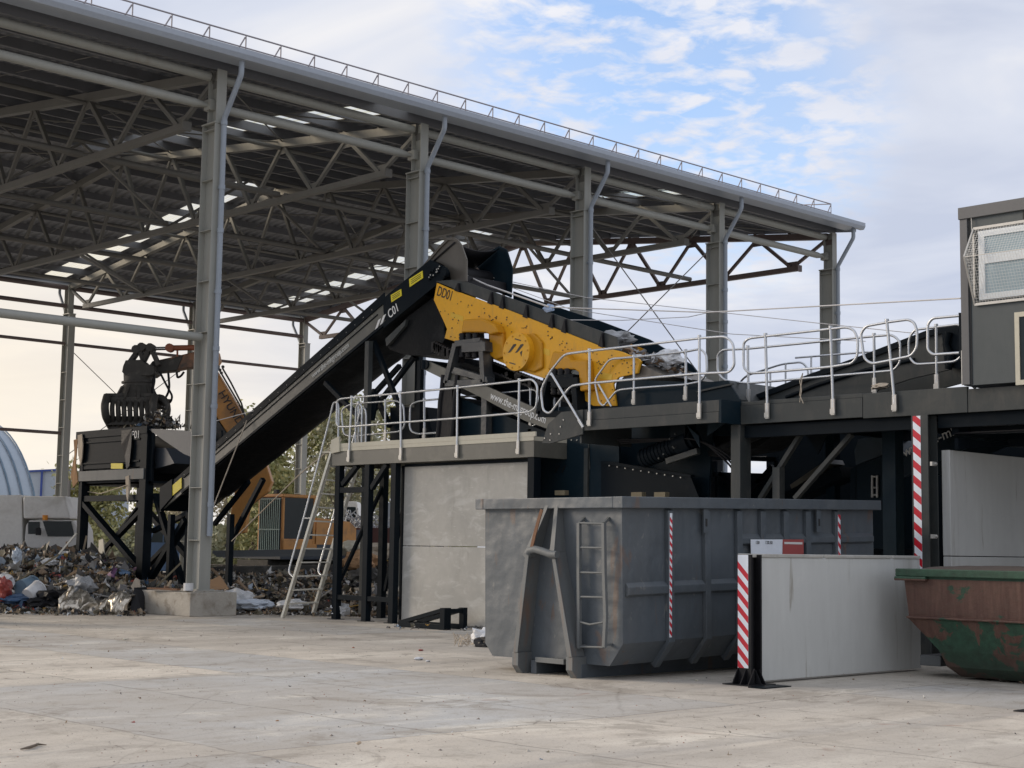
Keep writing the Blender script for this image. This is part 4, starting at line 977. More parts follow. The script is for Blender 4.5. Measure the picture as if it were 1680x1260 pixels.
# ------------------------------------------------------------------ yellow screening machine
scr = thing('screening_machine', 'yellow vibrating screen with round drive cover, sloping down above the walkway', 'screener', (22.7, 22, 4))
XS = 21.85; SW = 1.75
yp = [(716.5, 464), (748, 477.5), (840, 511), (990, 570), (1020, 577), (1048, 589), (1051, 593), (1046, 612.5), (1015, 619), (1006, 630), (1011, 666), (973, 666), (951, 652), (949, 610), (943, 606), (902, 606), (896, 622), (862, 611), (801.6, 586), (801.6, 548), (795, 545), (758, 545), (755, 563), (729, 555), (733, 540), (728, 528), (711.4, 492)]
m = MB(); m.prism(px(yp, X=XS), (.05, 0, 0)); sp_o = m.build('side_panel', M_YEL, scr, bevel=.01)
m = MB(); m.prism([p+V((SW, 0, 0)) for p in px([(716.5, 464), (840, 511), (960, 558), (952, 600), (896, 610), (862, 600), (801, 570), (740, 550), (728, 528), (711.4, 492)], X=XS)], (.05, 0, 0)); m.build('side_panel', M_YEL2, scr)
# top flange in yellow and spring housings
hz = []
def housing(P, top, X, d, name='spring_housing'):
    m = MB(); m.prism(px(P, X=X-d), (d-.002, 0, 0)); return m.build(name, M_YEL2, scr, bevel=.03)
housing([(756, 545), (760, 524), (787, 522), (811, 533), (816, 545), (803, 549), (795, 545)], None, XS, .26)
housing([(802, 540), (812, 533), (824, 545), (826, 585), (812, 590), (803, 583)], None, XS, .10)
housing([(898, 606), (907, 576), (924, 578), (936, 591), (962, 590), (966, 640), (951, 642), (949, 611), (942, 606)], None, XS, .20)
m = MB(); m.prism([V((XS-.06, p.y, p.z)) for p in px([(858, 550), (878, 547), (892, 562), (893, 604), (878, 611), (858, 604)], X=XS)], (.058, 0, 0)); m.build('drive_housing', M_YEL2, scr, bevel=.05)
cA = at(846.5, 577, X=XS-.20)
m = MB(); rA = (at(846.5, 546, X=XS-.20)-at(846.5, 608, X=XS-.20)).length/2
m.cyl(cA, V((XS-.002, cA.y, cA.z)), rA, 40); dco = m.build('drive_cover', M_YEL, scr, bevel=.015)
m = MB()
for k in range(10): a = 2*PI*k/10; c_ = cA+V((0, math.cos(a)*rA*.87, math.sin(a)*rA*.87)); m.cyl(c_, c_-V((.015, 0, 0)), .018, 8)
m.build('cover_bolts', M_YEL2, dco)
m = MB()
for q in ((834, 577), (846, 577)):
    m.prism([at(x, y, X=XS-.204) for x, y in ((q[0]-1, q[1]+2), (q[0]+3, q[1]+1), (q[0]+13, q[1]-11), (q[0]+12, q[1]-13), (q[0]+8, q[1]-12))], (.003, 0, 0))
m.prism([at(x, y, X=XS-.204) for x, y in ((853, 578), (857, 575), (855, 585))], (.003, 0, 0))
for q in ((845, 555), (836, 594)): m.prism([at(x, y, X=XS-.204) for x, y in ((q[0], q[1]), (q[0]+10, q[1]+3), (q[0]+9, q[1]+4.5), (q[0]-1, q[1]+1.6))], (.003, 0, 0))
m.build('emblem', M_BLKT, dco)
dS = (at(840, 511, X=XS)-at(716.5, 464, X=XS)).normalized()
text('DD01', at(715.8, 484, X=XS-.004), dS, (0, 0, 1), .30, M_BLKT, 'lettering', scr, .0025, xs=.72)
m = MB()      # bolt heads scattered on the panel
import itertools
def inside(x, y, P):
    c = False
    for i in range(len(P)):
        x0, y0 = P[i-1]; x1, y1 = P[i]
        if (y0 > y) != (y1 > y) and x < (x1-x0)*(y-y0)/(y1-y0)+x0: c = not c
    return c
cnt = 0
while cnt < 96:
    x = rnd.uniform(722, 1045); y = 480+(x-716)*.36+rnd.choice((3, 9, 16, 24, 33, 45, 60, 75))+rnd.uniform(-5, 5)
    if inside(x, y-3, yp) and inside(x, y+3, yp) and (x > 750 or y > 505) and not inside(x, y, [(754, 565), (757, 520), (815, 528), (828, 545), (880, 545), (896, 560), (905, 574), (930, 575), (966, 588), (966, 660), (860, 640)]):
        a = at(x, y, X=XS-.001); m.cyl(a, a-V((.010, 0, 0)), rnd.choice((.010, .013, .016)), 8); cnt += 1
m.each('bolt_head', mat('dark_bolt', (.10, .06, .02), .5), scr)
m = MB()
for P in ([(739, 512), (760, 519), (760, 527), (739, 520)], [(887, 569), (902, 574), (902, 584), (887, 579)], [(984, 610), (1005, 614), (1003, 624), (983, 620)]): m.prism(px(P, X=XS-.006), (.005, 0, 0))
m.each('warning_label', mat('yellow_green_label', (.66, .40, .03), .5), scr)
# dark skirt plates above the yellow panel
top = lambda x: 464+(x-716)*.3875
m = MB(); X_ = XS+.06
sk = [(716, top(716)-2), (716, 461), (742, 459), (767, 463), (1012, 553), (1018, top(1018))]
m.prism(px(sk, X=X_), (.03, 0, 0)); m.build('skirt_plate', M_FASC, scr)
m = MB()
for x in (749, 803, 822, 861, 903, 924, 985):
    y = 463+(x-767)*.367 if x > 767 else 462
    P = px([(x-4, top(x-4)+1), (x+4, top(x+4)+1), (x+2, y+2)], X=X_-.07); m.prism(P, (.07, 0, 0))
m.each('skirt_gusset', M_BLACK, scr)
m = MB(); P = [(842, 478), (902, 500), (985, 527), (1065, 557), (1135, 599), (1141, 607), (1139, 617), (1133, 621), (1100, 614), (1060, 600), (980, 565), (842, 515)]
m.prism(px(P, X=XS+SW+.06), (.05, 0, 0)); m.build('far_side_wall', M_DARK2, scr)
m = MB(); m.sheet(lambda u, v: at(716+u*325, top(716+u*325)-3, X=XS+.1+v*(SW-.05))-V((0, 0, .05+.2*0)), 10, 3); m.build('screen_deck', M_BLACK, scr, solid=.03)
m = MB(); m.prism([at(1040, 598, X=XS+.1), at(1052, 599, X=XS+.1), at(1093, 617, X=XS+.1), at(1020, 622, X=XS+.1)], (SW-.2, 0, 0)); m.build('discharge_lip', mat('worn_chute_steel', (.16, .145, .125), .5, metal=.3, var=.3, scale=3), scr)
# rubber-lined edge and under-frame
m = MB(); 
for i in range(12):
    x = 715+i*3.6; a = at(x, 561+i*1.7, X=XS-.06); b = at(x, 577+i*1.7, X=XS-.06); m.beam(a, b, .16, .13, (0, 1, 0))
m.build('rubber_lining', M_BLACK, scr); m = MB()
for i in range(36):
    x = 806+i*4.2; y = 594+(x-806)*.40; a = at(x, y, X=XS-.0); b = at(x, y+14, X=XS-.0); m.beam(a, b, .12, .19, (0, 1, 0))
m.build('rubber_lining', M_BLACK, scr)
m = MB(); m.prism(px([(740, 585), (905, 650), (905, 700), (740, 640)], X=XS+.3), (SW-.5, 0, 0)); m.build('under_hopper', M_DARK, scr)
def springs(cx, cy):
    a_ = []
    m = MB()
    for dx in (-11, 0, 11):
        a = at(cx+dx, cy, X=XS-.16); n = 8; L = .52
        pts = [a-V((0, 0, i*L/16)) for i in range(17)]; m.tube(pts, [.085 if i % 2 else .066 for i in range(17)], 14)
    return m.build('rubber_spring', M_BLACK, scr)
springs(770, 547); springs(921, 605)
# spring stands
m = MB()
P = [(754, 565), (796, 560), (800, 628), (738, 630)]
def frame_plate(m, P, wd, X, d):      # polygon as an open frame of flat bars
    Q = px(P, X=X)
    for i in range(len(Q)): m.beam(Q[i-1], Q[i], d, wd, (0, .3, 1)) if False else m.beam(Q[i-1], Q[i], wd, d, (1, 0, 0))
frame_plate(m, P, .13, XS-.16, .30)
m.prism(px([(757, 563), (795, 560), (796, 576), (757, 578)], X=XS-.32), (.30, 0, 0)); m.prism(px([(745, 602), (798, 618), (800, 628), (740, 612)], X=XS-.30), (.2, 0, 0))
for x in (738, 800): a = at(x, 628, X=XS-.1); m.box((XS-.2, a.y-.08, 3.7), (XS-.04, a.y+.08, a.z))
m.build('spring_stand', mat('stand_grey', (.035, .04, .045), .4, var=.2, dirt=(.11, .11, .10), dscale=2.5, dlo=.5, dhi=.65), scr, bevel=.006)
m = MB(); frame_plate(m, [(903, 622), (948, 620), (952, 680), (890, 680)], .13, XS-.10, .28); m.prism(px([(902, 620), (947, 619), (948, 636), (904, 636)], X=XS-.26), (.24, 0, 0)); m.build('spring_stand', M_DARK, scr, bevel=.006)
# rubbish spilling along the deck
pal = [M_PLAST, mat('grey_film', (.33, .34, .35), .4, var=.3), mat('brown_paper', (.25, .17, .11), .8, var=.3), mat('dark_scrap', (.05, .045, .04), .6, var=.3)]
def scraps(m, pts, s0, s1, nm, flat=.5, rn=rnd):
    for p in pts:
        s = rn.uniform(s0, s1); ax = V((rn.uniform(-1, 1), rn.uniform(-1, 1), rn.uniform(-1, 1)*flat)).normalized(); bx = ax.cross(V((rn.uniform(-.6, .6), rn.uniform(-.6, .6), 1))).normalized()
        n = ax.cross(bx); r_ = rn.uniform(.4, 1)
        k = [p-ax*s-bx*s*r_, p+ax*s*.9-bx*s*r_*rn.uniform(.3, 1), p+ax*s+bx*s*r_*rn.uniform(.5, 1), p-ax*s*rn.uniform(.3, 1)+bx*s*r_]
        c = p + n*s*rn.uniform(.1, .5); o = k + [c]
        m.add(o, [(0, 1, 4), (1, 2, 4), (2, 3, 4), (3, 0, 4)], rn.randrange(nm))
m = MB(); P = []
for i in range(420):
    x = 925+rnd.random()**.8*205; y = 528+(x-925)*.40+rnd.uniform(-3, 12); P.append(at(x, y, X=XS+rnd.uniform(.2, SW)))
scraps(m, P, .03, .11, 4); P = [at(x, y, X=XS+.5) for x, y in ((1000, 552), (1010, 560), (1025, 572), (1048, 583), (1078, 588), (1095, 580), (1102, 574))]; 
rub = struct(m.build('screened_rubbish', pal), 'stuff')
tag(rub, 'pale plastic and paper rubbish lying on the sloping screen deck', 'rubbish')
def crumple(name, label, cat, c, s, m_, seed, group=None, flat=1.0, sub=3):
    import bmesh
    bm = bmesh.new(); bmesh.ops.create_icosphere(bm, subdivisions=sub, radius=1)
    for v in bm.verts:
        d = v.co.normalized(); k = 1+.45*noise.noise(d*1.7+V((seed, 0, 0)))+.28*noise.noise(d*4+V((0, seed, 0)))+.12*noise.noise(d*11+V((0, 0, seed)))
        v.co = V((d.x*s[0]*k, d.y*s[1]*k, max(d.z*s[2]*k, -s[2]*.9)))
    me = bpy.data.meshes.new(name); bm.to_mesh(me); bm.free(); me.materials.append(m_)
    o = bpy.data.objects.new(name, me); C.objects.link(o); o.location = c; ORG[o.name] = V(c); tag(o, label, cat, group); return o
crumple('plastic_bag', 'crumpled white plastic film caught at the lower end of the screen', 'bag', at(1095, 588, X=XS+.6), (.18, .35, .16), M_PLAST, 3)
crumple('plastic_bag', 'greyish plastic film heaped halfway along the open screen deck', 'bag', at(1010, 556, X=XS+.5), (.2, .42, .16), pal[1], 5)
crumple('tied_rag', 'pale blue rag knotted round the ropes above the yellow screen', 'rag', at(901, 506, X=XS+.06), (.06, .14, .09), mat('pale_blue_cloth', (.35, .45, .62), .8), 9)
# reject conveyor slanting down beneath the screen
rc = thing('reject_conveyor', 'dark belt conveyor slanting down under the yellow screen with white lettering', 'conveyor', (22, 21, 4))
XR = 21.62
m = MB(); m.prism(px([(697, 590), (799, 634), (930, 693), (930, 715), (860, 690), (789, 652), (695, 606)], X=XR), (.05, 0, 0)); m.build('side_frame', M_FASC2, rc, bevel=.004)
m = MB(); m.prism([p+V((.05, 0, 0)) for p in px([(699, 594), (930, 697), (930, 710), (699, 604)], X=XR)], (1.0, 0, 0)); m.build('belt', M_BLACK, rc)
dR = (at(905, 683, X=XR)-at(799, 636, X=XR)).normalized()
text('www.the-mkgroup.com', at(803.5, 654, X=XR-.004), dR, (0, 0, 1), .23, M_WHITE, 'lettering', rc, .002, xs=.78)
m = MB(); m.tube(px([(695, 591), (695, 606)], X=XR-.04), .05, 8); m.cyl(at(697, 598, X=XR-.05), at(697, 598, X=XR-.05)+V((1.1, 0, 0)), .10, 14); m.build('tail_roller', M_DARK, rc)
m = MB(); m.prism(px([(752, 652), (905, 712), (905, 735), (755, 722)], X=XR+.25), (1.2, 0, 0)); m.build('catch_box', M_DARK2, rc)
m = MB()
for x0 in (722, 745):
    m.tube(px([(x0+5, 615), (x0+3, 640), (x0, 660), (x0-2, 700), (x0-4, 720)], X=XR-.05), .05, 8)
m.box((XR-.05, at(733, 700, X=XR).y-.2, 3.7), (XR+.2, at(733, 700, X=XR).y+.15, 5.1)); m.build('support_leg', M_BLACK, rc)
m = MB(); m.prism(px([(640, 668), (700, 668), (712, 722), (640, 725)], X=22.4), (.9, 0, 0)); m.build('machine_box', M_DARK, rc)

# dark chute and hopper at the lower end of the screen
ch = thing('discharge_chute', 'dark blue steel chute below the lower end of the yellow screen', 'chute', (22, 17, 4))
XD = XS+.05
m = MB(); m.prism(px([(1012, 622), (1140, 627), (1170, 626), (1194, 624), (1213, 655), (1220, 715), (905, 715), (905, 668), (1006, 664)], X=XD), (.04, 0, 0)); m.prism([p+V((SW, 0, 0)) for p in px([(1012, 622), (1194, 624), (1213, 655), (1008, 668)], X=XD)], (.04, 0, 0)); m.each('side_plate', M_DARK2, ch)
m = MB(); a, b = at(1150, 628, X=XD-.01), at(1203, 640, X=XD-.01); m.beam(at(1143, 643, X=XD-.02), at(1203, 630, X=XD-.02), .03, .05, (1, 0, 0)); m.prism([at(1194, 624, X=XD+.04), at(1213, 655, X=XD+.04), at(1213, 660, X=XD+.04), at(1190, 628, X=XD+.04)], (SW-.05, 0, 0)); m.build('end_flap', M_FASC, ch)

# ------------------------------------------------------------------ machinery below the deck
XM = 21.4
bw = thing('machine_housing', 'dark blue steel housing below the upper walkway beside the pale end wall', 'machine', (21.4, 19.5, 0))
m = MB(); m.prism(px([(887, 712), (1015, 712), (1020, 1040), (887, 1040)], X=XM), (.05, 0, 0)); m.box((XM+.06, at(887, 712, X=XM).y-.05, 0), (24.5, at(887, 712, X=XM).y, 3.6)); m.build('side_plate', M_DARK2, bw)
m = MB(); m.box((XM-.05, 19.95, 0), (XM-.001, 20.05, 3.5)); m.prism(px([(966, 727), (968, 770), (966.5, 770), (965, 727)], X=XM-.012), (.01, 0, 0)); m.prism(px([(964, 713), (1024, 717), (1021, 720), (964, 716)], X=XM-.03), (.02, 0, 0)); m.build('seams', M_FASC, bw)
m = MB()
for q in ((909, 776), (920, 776)): m.prism(px([(q[0], q[1]), (q[0]+3, q[1]-1), (q[0]+9, q[1]-13), (q[0]+6, q[1]-12)], X=XM-.006), (.005, 0, 0))
m.build('emblem', M_BLACK, bw)
m = MB(); m.prism(px([(960, 690), (1170, 690), (1150, 1000), (960, 1000)], X=XM+.4), (.05, 0, 0)); m.build('recessed_plate', M_DARK2, bw)
m = MB(); m.prism(px([(986, 756), (1000, 757), (1133, 779), (1133, 783), (1110, 780), (985, 760)], X=XM-.06), (.12, 0, 0)); m.prism(px([(986, 759), (1133, 782), (1146, 815), (1146, 1000), (986, 1000)], X=XM-.03), (.025, 0, 0)); m.build('hopper_side', M_DARK, bw)
mt = thing('gear_motor', 'dark finned gear motor mounted under the upper walkway deck', 'motor', (21, 17.2, 3))
m = MB(); a = at(1056, 752, X=XM-.2); b = at(1118, 728, X=XM-.2); d = (b-a).normalized()
for i in range(15): p = a+d*(i*.085); m.cyl(p, p+d*.055, .18, 18)
m.cyl(a+d*.0, a+d*1.25, .165, 16); m.build('finned_body', M_DARK, mt)
m = MB(); m.cyl(b-d*.05, b+d*.25, .23, 18); m.box(b+V((-.2, -.25, .1)), b+V((.1, .1, .42)))
m.build('gearbox', M_DARK, mt)
m = MB(); 
for p in ((1080, 752), (1105, 735), (1098, 720), (1107, 712), (1088, 745), (1103, 733)): q_ = at(*p, X=XM-.5); m.cyl(q_, q_+V((.03, 0, 0)), .018, 6)
m.beam(at(1095, 757, X=XM-.3), at(1146, 740, X=XM-.3), .1, .1, (1, 0, 0)); m.build('mount', M_FASC, mt)
br = MB(); br.beam(at(1170, 745, X=XM+.2), at(1245, 712, X=XM+.2), .1, .28, (1, 0, 0)); br.prism(px([(1160, 700), (1290, 700), (1240, 735), (1180, 746)], X=XM+.6), (.8, 0, 0))
tag(br.build('return_belt_trough', M_TARP), 'black sagging belt trough hanging under the deck behind the motor', 'belt trough')
# machines further back, seen through the frame, and an added dark backdrop
hp = thing('steel_hopper', 'blue-grey steel hopper with cross braces seen through the frame under the deck', 'hopper', (25.5, 17.5, 0))
XH = 25.6
m = MB(); m.prism(px([(1172, 778), (1275, 781), (1275, 880), (1172, 880)], X=XH), (.05, 0, 0)); m.build('side_plate', M_DARK2, hp)
m = MB()
for a, b in (((1172, 778), (1275, 781)), ((1172, 751), (1275, 754)), ((1182, 776), (1222, 812)), ((1268, 765), (1225, 812)), ((1172, 757), (1172, 880)), ((1275, 757), (1275, 880)), ((1252, 790), (1186, 785))): m.beam(at(*a, X=XH-.1), at(*b, X=XH-.1), .09, .09, (1, 0, 0))
m.build('frame', M_DARK, hp)
sep = thing('bolted_separator', 'dark blue bolted steel housing behind the end of the container', 'machine', (24.5, 13.4, 0))
m = MB(); X_ = 24.2
m.prism(px([(1375, 728), (1450, 716), (1455, 745), (1408, 765), (1405, 960), (1455, 960), (1465, 960), (1500, 960), (1500, 760)], X=X_+.3), (.4, 0, 0)) if False else None
m.prism(px([(1405, 764), (1455, 745), (1457, 900), (1405, 900)], X=X_), (1.2, 0, 0)); m.prism(px([(1395, 770), (1404, 766), (1404, 900), (1395, 900)], X=X_+.1), (1.2, 0, 0)); m.build('housing', M_DARK2, sep)
m = MB(); m.prism(px([(1408, 720), (1450, 715), (1457, 743), (1404, 763), (1402, 740)], X=X_+.3), (1.2, 0, 0)); m.build('sloping_top', mat('blue_grey_steel', (.075, .105, .13), .4, var=.15), sep)
m = MB()
for i in range(12): a = at(1456, 750+i*13, X=X_-.01); m.cyl(a, a-V((.02, 0, 0)), .022, 6)
for x0, y0, y1 in ((1431, 780, 816), (1439, 780, 816)): m.tube(px([(x0, y0), (x0, y1)], X=X_-.05), .025, 6)
for y_ in (782, 800, 812): m.tube(px([(1430, y_), (1440, y_)], X=X_-.05), .02, 6)
m.tube(px([(1457, 742), (1457, 878)], X=X_-.03), .03, 6)
m.build('bolts_and_rails', M_CLIP, sep)
m = MB(); m.prism(px([(1451, 880), (1468, 880), (1468, 912), (1451, 912)], X=X_-.3), (.3, 0, 0)); m.build('junction_box', M_FASC, sep)
oc = thing('output_conveyor', 'dark conveyor with white web address rising behind the striped platform post', 'conveyor', (25, 12, 0))
XO = 23.0
m = MB(); m.prism(px([(1448, 768), (1465, 757), (1680, 655), (1680, 690), (1470, 790), (1450, 790)], X=XO), (.05, 0, 0)); m.prism([p+V((1.1, 0, 0)) for p in px([(1448, 768), (1680, 655), (1680, 690), (1450, 790)], X=XO)], (.05, 0, 0)); m.each('side_frame', M_DARK2, oc)
text('www.the-mkgroup.com', at(1469.5, 756, X=XO-.004), (at(1600, 700, X=XO)-at(1470, 757, X=XO)), (0, 0, 1), .24, M_WHITE, 'lettering', oc, .002)
m = MB(); m.box((XO+.1, 9.0, 0), (XO+.22, 9.12, 3.6)); m.box((XO+.1, 12.9, 0), (XO+.22, 13.0, 2.2)); m.each('support_leg', M_DARK, oc)
dk = thing('dark_backdrop', 'added dark panels shutting out the sky under the walkway, with bars and sloping belts', 'machine', (27.5, 14, 0))
m = MB(); m.box((27.2, 3, 0), (27.6, 20.1, 4.3)); m.box((27.2, 21.6, 0), (27.6, 24.6, 4.3)); m.box((27.2, 20.101, 0), (27.6, 21.599, 3.28)); m.box((27.2, 20.101, 3.66), (27.6, 21.599, 4.3)); m.each('backdrop_panel', M_DARK, dk)  # panels added to block the sky and keep the space under the deck dark
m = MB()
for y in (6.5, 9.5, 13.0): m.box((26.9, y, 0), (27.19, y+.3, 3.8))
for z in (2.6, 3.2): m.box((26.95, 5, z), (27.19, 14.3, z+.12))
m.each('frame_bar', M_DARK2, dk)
# overhead beams in the cabin bay
m = MB(); m.beam((21.4, 11.9, 3.55), (21.4, 6, 3.55), .2, .25); m.beam((22.5, 11.9, 3.35), (22.5, 6, 3.35), .12, .12); m.beam((21.0, 12.0, 3.5), (27, 12.0, 3.5), .12, .2)
m.prism([(21.0, 11.95, 3.35), (21.0, 11.95, 3.18), (22.8, 11.95, 3.35)], (0, .06, 0)); m.build('cabin_bay_beams', M_DARK, plat)

# ------------------------------------------------------------------ conveyor behind the handrail at the right
c2 = thing('picking_conveyor', 'dark enclosed conveyor rising behind the handrails toward the cabin', 'conveyor', (23, 13, 4))
XC2 = XB+1.9
m = MB(); P = [(1225, 660), (1236.5, 654), (1329, 618.6), (1404, 592), (1522, 547), (1541, 543), (1585, 538), (1600, 640), (1560, 606), (1492, 622), (1440, 640), (1420, 662), (1300, 672), (1225, 672)]
m.prism(px(P, X=XC2), (.05, 0, 0)); m.prism([p+V((1.2, 0, 0)) for p in px(P[:7]+[(1585, 600), (1440, 640)], X=XC2)], (.05, 0, 0)); m.each('side_frame', M_FASC, c2, bevel=.005)
m = MB()
for a, b in zip(P[1:6], P[2:7]): m.beam(at(*a, X=XC2-.03), at(*b, X=XC2-.03), .10, .05, (1, 0, 0))
m.tube(px([(1290, 652), (1340, 632), (1420, 607), (1500, 590)], X=XC2-.02), .035, 6); m.build('cover_edge', M_DARK, c2)
m = MB(); m.prism(px([(1545, 545), (1572, 538), (1575, 606), (1550, 600)], X=XC2-.15), (.14, 0, 0)); m.tube(px([(1556, 545), (1552, 565), (1560, 585), (1556, 606)], X=XC2-.2), .06, 8); m.build('drive_guard', M_DARK, c2)
m = MB(); m.prism(px([(1213, 655), (1260, 640), (1330, 655), (1330, 668), (1213, 668)], X=XC2+.8), (.4, 0, 0)); m.build('transfer_box', M_DARK2, c2)
m = MB(); P = px([(1312, 660), (1315, 640), (1312, 625), (1317, 612), (1312, 648), (1318, 662)], X=Xr-.02); m.tube(P, .008, 5); tag(m.build('loose_string', M_TAN), 'loose tan string dangling from the handrail near the cabin', 'string')
crumple('tied_rag', 'small tan rag knotted at the foot of the bent handrail post', 'rag', at(1444, 634, X=XB+1.3), (.09, .16, .05), M_TAN, 12)
m = MB(); r6 = random.Random(6)
for x in range(893, 960, 9): q_ = at(x, 722, X=XM-.001); m.cyl(q_, q_-V((.015, 0, 0)), .014, 6)
for x in range(1000, 1130, 13): q_ = at(x, 764+(x-1000)*.165, X=XM-.061); m.cyl(q_, q_-V((.012, 0, 0)), .014, 6)
m.build('bolts', M_CLIP, bw)
m = MB()
for k in range(3): m.tube(rnd_pts([(21.0+.05*k, 18.9, 3.6-.03*k), (21.0+.05*k, 17.0, 3.55), (21.3, 16.4, 3.2-.1*k), (21.6, 16.2, 2.2)], .3, 4), .018, 6)
m.tube([(20.95, 15.3, 3.66), (20.95, 12.9, 3.66)], .025, 6); m.tube([(21.0, 12.0, 3.42), (21.0, 6.2, 3.42)], .022, 6)
m.build('cable_runs', M_BLACK, plat)
for (a, b, w_) in (((1310, 800), (1372, 758), .10), ((1300, 818), (1392, 775), .22)):
    m = MB(); m.beam(at(*a, X=24.6), at(*b, X=24.6), .5, w_, (0, 0, 1)); m.build('sloping_belt', M_FASC2 if w_ < .2 else M_DARK, dk)
# ------------------------------------------------------------------ sloping access ladder
al = thing('access_ladder', 'pale steep access ladder with tube handrails leaning on the walkway end', 'ladder', (20, 27.4, 0))
TL, TR = V((20.52, 27.0, 3.72)), V((21.30, 27.0, 3.72))
bL, bR = g0 = (at(464, 1014, Z=0), at(513, 1010, Z=0))
m = MB()
def arr(p): return V(p)
tL, tR = at(545, 742, X=20.55), at(612, 800, X=21.2)
dirL = (tL-bL); tR = bR+dirL
m.beam(bL, tL, .05, .15, (bR-bL)); m.beam(bR, tR, .05, .15, (bR-bL))
m.build('stringer', M_ALU, al, bevel=.004)
m = MB()
for i in range(1, 12):
    q = i/12; m.beam(bL+dirL*q, bR+dirL*q, .10, .03)
m.each('rung', M_ALU, al)
m = MB(); off = V((0, .36, .0))
for b0, t0 in ((bL, tL), (bR, tR)):
    dd = (t0-b0); n_ = V((0, 1, 0))
    P = [b0+dd*.24, b0+dd*.27+n_*.30, b0+dd*.62+n_*.33, b0+dd*1.02+n_*.20+V((0, 0, .55)), b0+dd*1.03+n_*.05+V((0, 0, 1.0)), b0+dd*1.02-n_*.12+V((0, 0, 1.02)), b0+dd*1.0-n_*.2+V((0, 0, .9)), b0+dd*1.0-n_*.2+V((0, 0, .05))]
    m.tube(rnd_pts(P, .12, 4), .022, 8); m.tube([b0+dd*.6, b0+dd*.6+n_*.33], .02, 6)
m.build('handrail', M_GALV, al)
m = MB(); m.box((20.5, 26.88, 3.60), (21.4, 27.25, 3.64)); m.prism(px([(543, 722), (556, 716), (556, 741), (543, 744)], X=20.44), (.04, 0, 0)); m.build('top_plate', M_FASCL, al)

# ------------------------------------------------------------------ feed hopper on its stand
fd = thing('feed_hopper', 'black feed hopper on a braced steel stand under the excavator grapple', 'hopper', (23, 39, 0))
XF = 22.0
yl_, yr2 = at(127, 900, X=XF).y, at(229, 900, X=XF).y
m = MB()
for y, w_ in ((yl_, .10), (yr2, .17)):
    for x in (XF, XF+1.9):
        q = MB(); q.box((x, y-w_, 0), (x+.26, y+w_, 4.6)); q.build('leg', M_DARK, fd, bevel=.01)
ya2, yb2 = yr2+.17, yl_-.1
z = at(180, 790, X=XF).z
def zat(y): return at(180, y, X=XF).z
m.box((XF-.03, yr2-.1, zat(788)), (XF+.2, yl_+.1, zat(771))); m.build('dusty_cross_beam', M_CRUST, fd, bevel=.01)
m = MB()
m.beam((XF+.12, ya2, zat(817)), (XF+.12, yb2, zat(817)), .14, .16); m.beam((XF+2, ya2, zat(817)), (XF+2, yb2, zat(817)), .14, .16)
for x in (XF+.12, XF+2.0):
    m.beam((x, yb2, zat(825)), (x, ya2, zat(930)), .14, .2, (1, 0, 0)); m.beam((x+.15, ya2, zat(830)), (x+.15, yb2, zat(935)), .12, .16, (1, 0, 0))
for y in (yl_, yr2): m.beam((XF+.26, y, zat(815)), (XF+1.9, y, zat(815)), .12, .14); m.beam((XF+.26, y, .5), (XF+1.9, y, zat(830)), .1, .12)
m.build('cross_bracing', M_DARK, fd)
m = MB(); 
m.box((XF+.02, yr2+.18, zat(768)), (XF+.08, yl_-.11, zat(706))); m.box((XF-.02, yr2-.17, zat(716)), (XF+.10, yl_+.35, zat(704)))
for y in (722, 757): m.box((XF-.02, yr2+.18, zat(y+3)), (XF+.02, yl_-.11, zat(y)))
m.prism([(XF+.1, yl_+.3, 4.75), (XF+.1, yr2-.3, 4.75), (XF+.1, yr2-.3, 3.2), (XF+.1, yl_-.1, 3.2)], (.04, 0, 0)); m.box((XF+.1, yl_+.2, 3.3), (XF+2.1, yl_+.26, 4.7)); m.box((XF+2.1, yr2-.6, 3.3), (XF+2.16, yl_+.3, 4.75)); m.box((XF+.1, yr2-.3, 3.2), (XF+2.1, yl_, 3.26))
m.build('hopper_box', M_DARK, fd, bevel=.006)
m = MB(); P = px([(242, 703), (300, 706), (340, 712), (340, 760), (302, 745), (268, 722)], X=XF+.05); m.prism(P, (.04, 0, 0)); m.prism(px([(236, 735), (272, 735), (286, 760), (236, 775)], X=XF+.3), (1.0, 0, 0)); m.build('side_wing', mat('blue_black_steel', (.045, .055, .07), .4, var=.1), fd)
m = MB(); m.prism(px([(182, 760), (201, 760), (201, 769), (182, 769)], X=XF-.03), (.02, 0, 0)); m.build('yellow_label', M_LABEL, fd)
text('F01', at(215.5, 719.5, X=XF-.025), (0, -1, 0), (0, 0, 1), .30, M_WHITE, 'lettering', fd, .002)
m = MB(); m.box((XF+.3, yr2-1.9, 0), (XF+.5, yr2-1.75, 2.4)); m.beam((XF+.3, yr2-1.8, 2.2), (XF+.3, yr2, .5), .14, .2, (1, 0, 0)); m.beam((XF+.3, yr2-.2, 2.9), (XF+.3, yr2-1.9, .3), .12, .16, (1, 0, 0)); m.beam((XF+.4, yr2, 1.9), (XF+.4, yr2-1.8, 2.4), .12, .14, (1, 0, 0)); m.build('conveyor_stand', M_DARK, fd)
